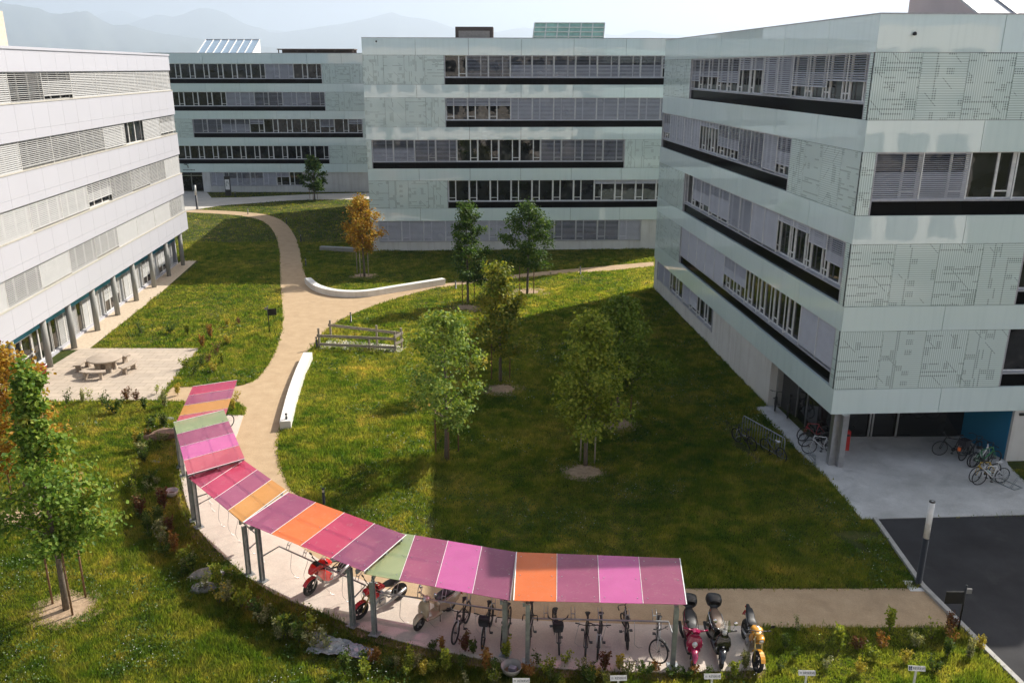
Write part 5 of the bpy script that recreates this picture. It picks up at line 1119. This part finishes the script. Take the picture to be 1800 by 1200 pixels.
def tree(p, h, cb, wd, nleaf, leaf, m, label, shape='oval', seed=1, name='young_tree', dens=1.0, clump=.24):
    r = random.Random(seed); q = G(*p); root = empty(name, q, 0, label, 'tree')
    b = MB(); tr = []; jx = jy = 0
    for i in range(9):
        t = i / 8; jx += r.uniform(-.03, .03); jy += r.uniform(-.03, .03); tr.append(Vector((jx, jy, h * .96 * t)))
    b.tube(tr, [max(.012, (.07 + h * .004) * (1 - t / 8 * .92)) for t in range(9)], 9)
    def prof(t):
        if shape == 'oval': return math.sin(math.pi * (t * .93 + .05) ** .72) ** .75 * wd / 2
        if shape == 'cone': return (1 - t) ** .68 * (min(1, t / .12) ** .5) * wd / 2 * 1.12
        if shape == 'spire': return ((1 - t) ** .62 if t < .5 else .22 * (1 - t) ** .35) * (min(1, t / .15) ** .5) * wd / 2 * 1.1
        if shape == 'column': return (math.sin(math.pi * (t * .9 + .08) ** .8) ** .6) * (1 - .45 * t) * wd / 2 * 1.15
        return math.sin(math.pi * (t * .95 + .03)) ** .6 * wd / 2
    clumps = []; nb_ = int(26 * dens)
    for i in range(nb_):
        t = (i + r.random()) / nb_; z = cb + (h - cb) * t; a = i * 2.4 + r.uniform(-.5, .5); L = prof(t) * r.choice((.5, .8, .95, 1.05, 1.2, 1.3)) * r.uniform(.9, 1.08)
        z0 = max(cb * .86, z - L * .55); f0 = min(7.99, z0 / (h * .96) * 8); k = int(f0); s0 = tr[k].lerp(tr[min(k + 1, 8)], f0 - k)
        e = Vector((s0.x + L * math.cos(a), s0.y + L * math.sin(a), z + L * r.uniform(-.05, .15))); mid = s0.lerp(e, .55) + Vector((0, 0, L * .10))
        b.tube([s0, mid, e], [.022, .014, .006], 5, caps=False)
        for j in range(4):
            u = .45 + .62 * j / 3; c = s0.lerp(mid, min(1, u / .55)) if u < .55 else mid.lerp(e, min(1.08, (u - .55) / .45)); clumps.append((c, 1.0))
            if r.random() < .55: clumps.append((c + Vector((r.gauss(0, .2), r.gauss(0, .2), r.gauss(0, .15))), .8))
    for j in range(5): clumps.append((Vector((tr[8].x, tr[8].y, h * (.84 + .035 * j))), .45))
    b.build('trunk', BARK, root, world=False)
    wts = [r.choice((.15, .6, 1.0, 1.5, 2.0)) * s for c, s in clumps]; tot = sum(wts); V = []; Fc = []
    for (c, s0_), w_ in zip(clumps, wts):
        for _ in range(max(3, int(1.5 * nleaf * w_ / tot))):
            s = s0_ * (.6 if shape == 'spire' and c.z > h * .68 else 1)
            d = Vector((r.gauss(0, clump * s), r.gauss(0, clump * s), r.gauss(0, clump * .75 * s))); pz = c + d
            out = Vector((pz.x, pz.y, .25)).normalized() if pz.length > 0 else Vector((0, 0, 1))
            n_ = (Vector((r.gauss(0, .7), r.gauss(0, .7), r.gauss(.55, .6))) + out * .5).normalized(); u = n_.orthogonal().normalized(); u.rotate(Matrix.Rotation(r.uniform(0, 6.28), 3, n_)); v = n_.cross(u); l = leaf * r.uniform(.75, 1.5)
            k = len(V); V += [pz - u * l * .5, pz + v * l * .34 - u * l * .05 + n_ * l * .08, pz + u * l * .5, pz - v * l * .34 - u * l * .05 + n_ * l * .08]; Fc.append((k, k + 1, k + 2, k + 3))
    b = MB(); b.add(V, Fc); b.build('crown', m, root, world=False); return root
def stakes(pxs, h, who, pale=False):
    for k, p in enumerate(pxs):
        q = G(*p); root = empty('tree_stake', q, 0, 'slim timber stake beside ' + who, 'stake', 'timber stakes beside ' + who)
        b = MB(); b.tube([(0, 0, 0), (.01, .0, h)], .032, 8); b.build('stake_pole', STAKEP if pale else STAKE, root, world=False)
def tie(ps, c, z, m=None):
    pass
def mulch(p, rx, ry, who):
    q = G(*p); rr = random.Random(int(p[0])); b = MB(); n = 30; b.add([(q.x, q.y, .05)] + [(q.x + rx * math.cos(2 * math.pi * k / n) * rr.uniform(.86, 1.1), q.y + ry * math.sin(2 * math.pi * k / n) * rr.uniform(.86, 1.1), .016) for k in range(n)], [(0, 1 + k, 1 + (k + 1) % n) for k in range(n)]); return struct('mulch_bed', b, MULCH)
W1 = 'the tall lower left tree'
tree((117, 1072), 7.7, 2.3, 3.0, 7000, .135, GREEN, 'tall leafy green tree with a few red leaves, on a mulch bed at lower left', 'spire', 11, dens=1.2, clump=.25)
stakes([(93, 1062), (128, 1082), (151, 1050)], 2.35, W1); mulch((118, 1070), 1.15, 1.0, W1)
tree((57, 912), 6.5, 2.0, 2.5, 5200, .13, ORANGE, 'orange brown autumn tree cut by the left frame edge', 'oval', 12); stakes([(27, 906)], 2.2, 'the autumn tree at the left edge'); mulch((35, 908), 1.1, 1.0, '')
tree((641, 487), 6.3, 2.2, 2.5, 3200, .16, ORANGE, 'bright orange autumn tree beside the middle glass building', 'oval', 13); stakes([(628, 482), (634, 488), (648, 485)], 2.2, 'the bright orange tree', True); mulch((639, 485), 1.2, 1.1, '')
tree((823, 535), 7.1, 1.8, 2.5, 4600, .15, DARKL, 'slim columnar dark green tree before the middle building, left of two', 'column', 14, clump=.2); stakes([(813, 533), (834, 533)], 2.1, 'the slim columnar tree'); mulch((820, 541), 1.5, 1.3, '')
tree((926, 517), 6.6, 2.2, 3.3, 4600, .16, DARKL, 'fuller dark green tree before the middle building, right of two', 'oval', 15, clump=.26); stakes([(913, 516), (938, 517)], 2.1, 'the fuller dark green tree'); mulch((930, 514), 1.6, 1.3, '')
tree((880, 672), 6.1, 1.6, 3.0, 5200, .15, YELLOW, 'conical tree with sunlit yellow top standing half in shadow', 'cone', 16, clump=.26); stakes([(864, 668), (896, 668)], 2.0, 'the conical yellow topped tree'); mulch((882, 684), 1.25, 1.0, '')
tree((784, 808), 6.5, 1.6, 3.0, 4000, .13, OLIVE, 'sunlit olive green tree with loose crown in the middle of the lawn', 'oval', 17, clump=.25, dens=.95); stakes([(766, 797), (789, 812), (806, 794)], 2.0, 'the sunlit olive green tree')
tree((1030, 818), 6.4, 2.0, 3.2, 6800, .14, FRESH, 'nearer of the two full conical trees in the shade of the right building', 'cone', 18, clump=.28, dens=1.1); stakes([(1020, 812), (1045, 815)], 2.0, 'the nearer shaded conical tree', True); mulch((1028, 830), 1.05, .95, '')
tree((1085, 742), 5.9, 1.8, 3.5, 6400, .14, OLIVEG, 'farther of the two full conical trees in the shade, closer to the right building', 'cone', 19, clump=.29, dens=1.1); stakes([(1073, 738), (1108, 735)], 2.0, 'the farther shaded conical tree'); mulch((1083, 746), 1.15, 1.05, '')
tree((553, 352), 5.4, 1.2, 3.2, 1500, .26, DARKL, 'small open crowned tree on the far lawn before the farthest building', 'oval', 20, clump=.24, dens=.7); stakes([(545, 350), (558, 350), (551, 353)], 1.6, 'the small far tree')
def ties(p, pxs, z, who):
    c = G(*p)
    for s in pxs: q = G(*s); b = MB(); b.bar(q + Vector((0, 0, z)), c + Vector((0, 0, z + .03)), .03, .05); tag(b.build('tree_tie', STAKEP), 'pale wooden tie between stake and trunk of ' + who, 'tie', 'ties of ' + who)
ties((117, 1072), [(93, 1062), (151, 1050)], 2.25, W1); ties((784, 808), [(766, 797), (806, 794)], 1.9, 'the sunlit olive green tree'); ties((1030, 818), [(1045, 815), (1020, 812)], 1.9, 'the nearer shaded conical tree')

# ------------------------------------------------------------------ shrubs in the planting beds
SH = {'lime': leaf_mat('shrub_lime', [(0, (.10, .15, .02)), (.5, (.22, .28, .035)), (1, (.36, .38, .06))]), 'green': leaf_mat('shrub_green', [(0, (.03, .065, .012)), (.6, (.07, .12, .02)), (1, (.13, .17, .04))]),
      'pale': leaf_mat('shrub_pale', [(0, (.12, .15, .06)), (.6, (.24, .26, .12)), (1, (.40, .38, .22))]), 'orange': leaf_mat('shrub_orange', [(0, (.16, .07, .02)), (.5, (.28, .14, .04)), (1, (.30, .22, .07))]),
      'red': leaf_mat('shrub_red', [(0, (.07, .03, .02)), (.5, (.15, .055, .035)), (1, (.14, .12, .05))]), 'yellow': leaf_mat('shrub_yellow', [(0, (.22, .20, .03)), (.5, (.38, .32, .05)), (1, (.48, .42, .10))])}
def shrub_mesh(kind, v):
    r = random.Random(hash((len(kind), v)) % 1000 + v * 17); h = (.55, .75, .62)[v]; n = (260, 340, 150)[v]; st = MB(); V = []; Fc = []
    for s_ in range((6, 7, 4)[v]):
        a = r.uniform(0, 6.28); L = r.uniform(.08, .26) * (1.1 if v != 1 else .7); e = Vector((L * math.cos(a), L * math.sin(a), h * r.uniform(.7, 1.05))); st.tube([(0, 0, 0), e * .5 + Vector((0, 0, .05)), e], [.008, .006, .003], 4, caps=False)
        for _ in range(n // 6):
            t = r.uniform(.3, 1.05); p = e * t + Vector((r.gauss(0, .045), r.gauss(0, .045), r.gauss(0, .03))); nn = Vector((r.gauss(0, .7), r.gauss(0, .7), r.gauss(.6, .5))).normalized(); u = nn.orthogonal().normalized(); u.rotate(Matrix.Rotation(r.uniform(0, 6.28), 3, nn)); w_ = nn.cross(u); l = r.uniform(.05, .10)
            k = len(V); V += [p - u * l * .6, p + w_ * l * .35, p + u * l * .6, p - w_ * l * .35]; Fc.append((k, k + 1, k + 2, k + 3))
    lf = MB(); lf.add(V, Fc); return st.mesh('stems', BARK), lf.mesh('foliage', SH[kind])
KN = {'lime': 'lime green', 'green': 'dark green', 'pale': 'pale grey green', 'orange': 'orange leaved', 'red': 'reddish brown', 'yellow': 'yellow leaved'}
def shrubs(zone, where, items):
    cnt = {}
    for (x, y, kind, sc) in items:
        v = rnd.randrange(3); st, lf = cached(('shrub', kind, v), lambda: shrub_mesh(kind, v)); q = G(x, y)
        root = empty('shrub', q, rnd.uniform(0, 6.28), '%s shrub %s' % (KN[kind], where), 'shrub', '%s shrubs %s' % (KN[kind], zone)); sc *= (.86 if y > 1120 and x > 640 else 1.1); root.scale = (sc, sc, sc * rnd.uniform(.9, 1.15))
        put(None, 'stems', st, root); put(None, 'foliage', lf, root)
shrubs('left of the slab', 'in the shaded bed left of the curved slab', [(243, 790, 'yellow', 1), (238, 842, 'lime', 1), (241, 868, 'lime', .9), (247, 908, 'red', 1), (268, 930, 'green', 1), (282, 956, 'pale', 1.1), (308, 972, 'orange', .9), (327, 996, 'lime', 1), (289, 897, 'red', 1), (300, 940, 'red', .8), (255, 815, 'green', .8), (262, 770, 'orange', .8), (232, 860, 'green', .7), (290, 975, 'green', .8), (318, 1010, 'green', .8)])
shrubs('below the boulders', 'between the boulders and the grey plastic sheet', [(360, 1040, 'pale', 1.1), (385, 1062, 'yellow', .9), (425, 1068, 'lime', 1.1), (462, 1096, 'pale', 1), (490, 1126, 'pale', .8), (405, 1050, 'green', .7), (508, 1108, 'green', .8), (540, 1116, 'lime', 1.25), (575, 1140, 'pale', 1), (526, 1132, 'green', .9), (446, 1070, 'red', .7), (610, 1172, 'green', .8)])
shrubs('before the slab centre', 'in the bed between plastic sheet and clay bowl', [(657, 1166, 'orange', 1), (606, 1188, 'green', .8), (730, 1174, 'pale', 1), (785, 1182, 'lime', 1.1), (812, 1176, 'green', .8), (818, 1147, 'red', 1), (832, 1150, 'green', .8), (855, 1182, 'orange', 1.1), (890, 1156, 'lime', 1.0), (930, 1190, 'orange', .9), (715, 1188, 'lime', .8), (760, 1140, 'green', .7), (777, 1146, 'orange', .7), (688, 1172, 'green', .9), (870, 1188, 'green', .8), (640, 1188, 'lime', .8), (745, 1190, 'yellow', .8)])
shrubs('before the nearest bay', 'in the bed before the nearest shelter bay', [(948, 1170, 'green', .9), (961, 1185, 'lime', 1.1), (993, 1168, 'lime', 1.1), (1022, 1180, 'pale', 1), (1036, 1182, 'green', .9), (1063, 1178, 'red', 1), (1089, 1179, 'yellow', .8), (1135, 1188, 'green', 1), (1153, 1182, 'orange', .7), (1100, 1188, 'pale', .9), (1180, 1188, 'green', .8), (1046, 1192, 'yellow', .8)])
shrubs('before the parked scooters', 'in the grass before the parked scooters', [(1219, 1186, 'orange', .8), (1206, 1190, 'green', .8), (1240, 1190, 'green', .9), (1309, 1178, 'pale', .9), (1368, 1182, 'green', .9), (1290, 1192, 'lime', .8)])
shrubs('beside the sandy path end', 'between the sandy path and the lower right edge', [(1403, 1108, 'pale', .7), (1439, 1136, 'lime', .8), (1473, 1146, 'lime', 1.25), (1507, 1142, 'red', .9), (1549, 1142, 'orange', 1), (1563, 1110, 'lime', .9), (1535, 1163, 'lime', 1), (1609, 1138, 'pale', 1), (1637, 1124, 'lime', 1.1), (1668, 1112, 'red', .8), (1674, 1132, 'orange', 1.1), (1722, 1144, 'yellow', .9), (1665, 1156, 'green', .9), (1702, 1158, 'pale', .9), (1396, 1158, 'green', 1), (1590, 1168, 'yellow', .9), (1450, 1178, 'pale', .9), (1640, 1180, 'green', .9), (1510, 1185, 'yellow', .9), (1380, 1140, 'green', .8)])
shrubs('along the terrace', 'along the lower edge of the paved terrace', [(117, 712, 'green', 1.1), (159, 700, 'lime', .8), (180, 714, 'green', 1.1), (200, 728, 'green', 1.5), (224, 704, 'red', 1), (240, 706, 'red', .8), (275, 693, 'lime', .9), (290, 718, 'pale', 1), (313, 695, 'yellow', .8), (146, 708, 'pale', .8), (415, 706, 'yellow', .9), (410, 722, 'yellow', .8), (255, 722, 'green', .8)])
shrubs('on the terrace lawn', 'in the tall grass right of the paved terrace', [(370, 596, 'orange', 1), (402, 606, 'yellow', 1.1), (352, 645, 'green', 1.2), (380, 625, 'red', 1.1), (392, 640, 'lime', 1), (340, 660, 'green', 1.2), (325, 648, 'lime', 1.1), (365, 640, 'red', 1), (300, 586, 'green', 1), (250, 588, 'green', 1.1), (400, 575, 'yellow', .9), (330, 590, 'lime', 1), (420, 570, 'red', .7), (376, 655, 'yellow', 1), (356, 612, 'orange', .9)])

def scatter(line, n, off, kinds):
    L = smooth_line(line, 8); out = []
    for k in range(n):
        p = L[int(rnd.random() * (len(L) - 1))]; out.append((p[0] + rnd.uniform(*off[0]), p[1] + rnd.uniform(*off[1]), rnd.choice(kinds), rnd.uniform(.55, 1.0)))
    return out
shrubs('left of the slab', 'in the shaded bed left of the curved slab', scatter([(290, 745), (272, 800), (268, 860), (280, 920), (305, 965)], 26, ((-32, 14), (-10, 10)), ['green', 'green', 'lime', 'pale', 'green', 'green']))
shrubs('below the boulders', 'between the boulders and the grey plastic sheet', scatter([(330, 985), (390, 1030), (450, 1068), (520, 1105), (560, 1130)], 20, ((-18, 6), (4, 26)), ['green', 'pale', 'lime', 'green']))
shrubs('before the slab centre', 'in the bed between plastic sheet and clay bowl', scatter([(650, 1150), (740, 1168), (830, 1182), (880, 1188)], 10, ((-10, 10), (8, 22)), ['green', 'pale', 'lime', 'green']))
shrubs('before the nearest bay', 'in the bed before the nearest shelter bay', scatter([(930, 1190), (1040, 1194), (1150, 1194)], 8, ((-10, 10), (2, 14)), ['green', 'pale', 'lime', 'green']))
# ------------------------------------------------------------------ grass
def inside(px, py, poly):
    x, y = np.array([p[0] for p in poly]), np.array([p[1] for p in poly]); c = np.zeros(len(px), bool); j = len(x) - 1
    for i in range(len(x)):
        k = ((y[i] > py) != (y[j] > py)) & (px < (x[j] - x[i]) * (py - y[i]) / (y[j] - y[i] + 1e-12) + x[i]); c ^= k; j = i
    return c
rng = np.random.default_rng(3)
NOGRASS = [PATH, SLAB, PLAZA, TERRACE, FORE, ROAD[1:], L_ and [(p[0] - .2, p[1]) for p in kl] + [(p[0] + .2, p[1]) for p in kl[::-1]]]
def circ(p, rx, ry): q = G(*p); return [(q.x + rx * math.cos(t * .3), q.y + ry * math.sin(t * .3)) for t in range(21)]
NOGRASS += [circ(p, .72, .62) for p in ((118, 1070), (35, 908), (639, 485), (820, 541), (930, 514), (882, 684), (1028, 830), (1083, 746))]
fa = lambda F, a0, a1, o0, o1: [tuple(F.pt(a, 0, o)[:2]) for a, o in ((a0, o0), (a1, o0), (a1, o1), (a0, o1))]
NOGRASS += [fa(FA, -1, 31, .0, -30), fa(FM, 0, 26, 0, -30), fa(FF, 0, 35, 0, -18), fa(FL_, 0, 52, .75, -16)]
NOGRASS += [[G2(*p) for p in q] for q in WORN[:4]]
SOILB = [G2(*p) for p in slab_out] + [G2(*p) for p in reversed(out2)]
def lawn_points(n, y0, y1):
    y = rng.uniform(y0, y1, n); half = (y * c_ + HC * s_) * 1080 / FPX + 1; x = rng.uniform(-1, 1, n) * half; ok = np.ones(n, bool)
    xt, yt = x + rng.normal(0, .07, n), y + rng.normal(0, .07, n)
    for P in NOGRASS: ok &= ~inside(xt, yt, P)
    return x[ok], y[ok]
def fbm(x, y, s, seed):
    r = np.random.default_rng(seed); g = r.random((64, 64)); o = np.zeros(len(x)); amp = 1
    for k in range(4):
        u, v = (x * s) % 64, (y * s) % 64; i, j = u.astype(int) % 64, v.astype(int) % 64; fu, fv = u % 1, v % 1; fu, fv = fu * fu * (3 - 2 * fu), fv * fv * (3 - 2 * fv)
        a = g[i, j] * (1 - fu) + g[(i + 1) % 64, j] * fu; b_ = g[i, (j + 1) % 64] * (1 - fu) + g[(i + 1) % 64, (j + 1) % 64] * fu; o += amp * (a * (1 - fv) + b_ * fv); amp *= .55; s *= 2.1
    return o / 2.0
BM = blade_mat()
def raw_mesh(name, V, nper, m):
    n = len(V) // nper; me = bpy.data.meshes.new(name); me.vertices.add(len(V)); me.vertices.foreach_set('co', V.astype(np.float32).ravel()); me.loops.add(len(V)); me.loops.foreach_set('vertex_index', np.arange(len(V), dtype=np.int32)); me.polygons.add(n)
    me.polygons.foreach_set('loop_start', (np.arange(n) * nper).astype(np.int32)); me.polygons.foreach_set('loop_total', np.full(n, nper, np.int32)); me.update(calc_edges=True); me.validate(); me.materials.append(m)
    o = bpy.data.objects.new(name, me); C.objects.link(o); o['kind'] = 'stuff'; return o
def blades(segments, name, m, hmul=1):
    A = []
    for (n, y0, y1, h, wd) in segments:
        x, y = lawn_points(n, y0, y1); k = len(x); f = fbm(x + 200, y + 200, .45, 5); g_ = fbm(x + 100, y + 300, 1.6, 9)
        hh = h * (.35 + 1.5 * np.clip(f * 1.2 - .25, 0, 1.2) * g_ * 1.5) * rng.uniform(.5, 1.4, k) * hmul; a = rng.uniform(0, 6.28, k); b_ = rng.uniform(0, 6.28, k); ln = hh * rng.uniform(.1, .6, k); w2 = wd * rng.uniform(.6, 1.3, k)
        P = np.zeros((k, 3, 3)); P[:, 0] = np.stack([x - w2 * np.cos(a), y - w2 * np.sin(a), np.full(k, -.005)], 1); P[:, 1] = np.stack([x + w2 * np.cos(a), y + w2 * np.sin(a), np.full(k, -.005)], 1); P[:, 2] = np.stack([x + ln * np.cos(b_), y + ln * np.sin(b_), hh], 1); A.append(P.reshape(-1, 3))
    return raw_mesh(name, np.concatenate(A), 3, m)
blades([(1100000, 12.5, 30, .15, .015), (1000000, 30, 48, .16, .023), (900000, 48, 80, .16, .034), (170000, 80, 125, .12, .055)], 'grass', BM)
# broad leaved weeds and clover in patches
WEED = leaf_mat('weed_leaves', [(0, (.03, .075, .015)), (.6, (.06, .12, .02)), (1, (.11, .17, .035))])
A = []
for (n, y0, y1, sz) in ((90000, 15, 34, .035), (60000, 34, 66, .055)):
    x, y = lawn_points(n, y0, y1); f = fbm(x + 50, y + 90, .5, 21) + .25 * fbm(x, y + 500, 2.2, 22); ok = f > np.quantile(f, .72); x, y = x[ok], y[ok]; k = len(x); a = rng.uniform(0, 6.28, k); s2 = sz * rng.uniform(.6, 1.4, k); z = rng.uniform(.06, .19, k)
    P = np.zeros((k, 4, 3)); ca, sa = np.cos(a) * s2, np.sin(a) * s2; t = rng.uniform(-.6, .6, k) * s2; t2 = rng.uniform(-.6, .6, k) * s2
    P[:, 0] = np.stack([x - ca, y - sa, z - t], 1); P[:, 1] = np.stack([x - sa * .6, y + ca * .6, z - t2], 1); P[:, 2] = np.stack([x + ca, y + sa, z + t], 1); P[:, 3] = np.stack([x + sa * .6, y - ca * .6, z + t2], 1); A.append(P.reshape(-1, 3))
raw_mesh('clover_leaves', np.concatenate(A), 4, WEED)
A = []
for (n, y0, y1, sz) in ((12000, 16, 34, .013), (9000, 34, 56, .018)):
    x, y = lawn_points(n, y0, y1); f = fbm(x + 50, y + 90, .5, 21); ok = f + rng.uniform(-.12, .12, len(x)) > np.quantile(f, .86); x, y = x[ok], y[ok]; k = len(x); s2 = sz * rng.uniform(.5, 1.2, k); z = rng.uniform(.16, .24, k)
    P = np.zeros((k, 4, 3)); P[:, 0] = np.stack([x - s2, y, z], 1); P[:, 1] = np.stack([x, y - s2, z - s2 * .6], 1); P[:, 2] = np.stack([x + s2, y, z], 1); P[:, 3] = np.stack([x, y + s2, z + s2 * .6], 1); A.append(P.reshape(-1, 3))
raw_mesh('clover_flowers', np.concatenate(A), 4, mat('white_petals', (.62, .62, .55), .8))

# ------------------------------------------------------------------ haze over the whole place
hz = bpy.data.materials.new('haze'); hz.use_nodes = True; nt = hz.node_tree; nt.nodes.clear()
pv = nt.nodes.new('ShaderNodeVolumePrincipled'); pv.inputs['Color'].default_value = (.70, .80, .95, 1); pv.inputs['Density'].default_value = HAZE_D; pv.inputs['Anisotropy'].default_value = .35
o_ = nt.nodes.new('ShaderNodeOutputMaterial'); nt.links.new(pv.outputs[0], o_.inputs['Volume'])
b = MB(); b.box((0, 8000, 1099.5), (76000, 76000, 2201)); tag(b.build('haze', hz), kind='stuff')
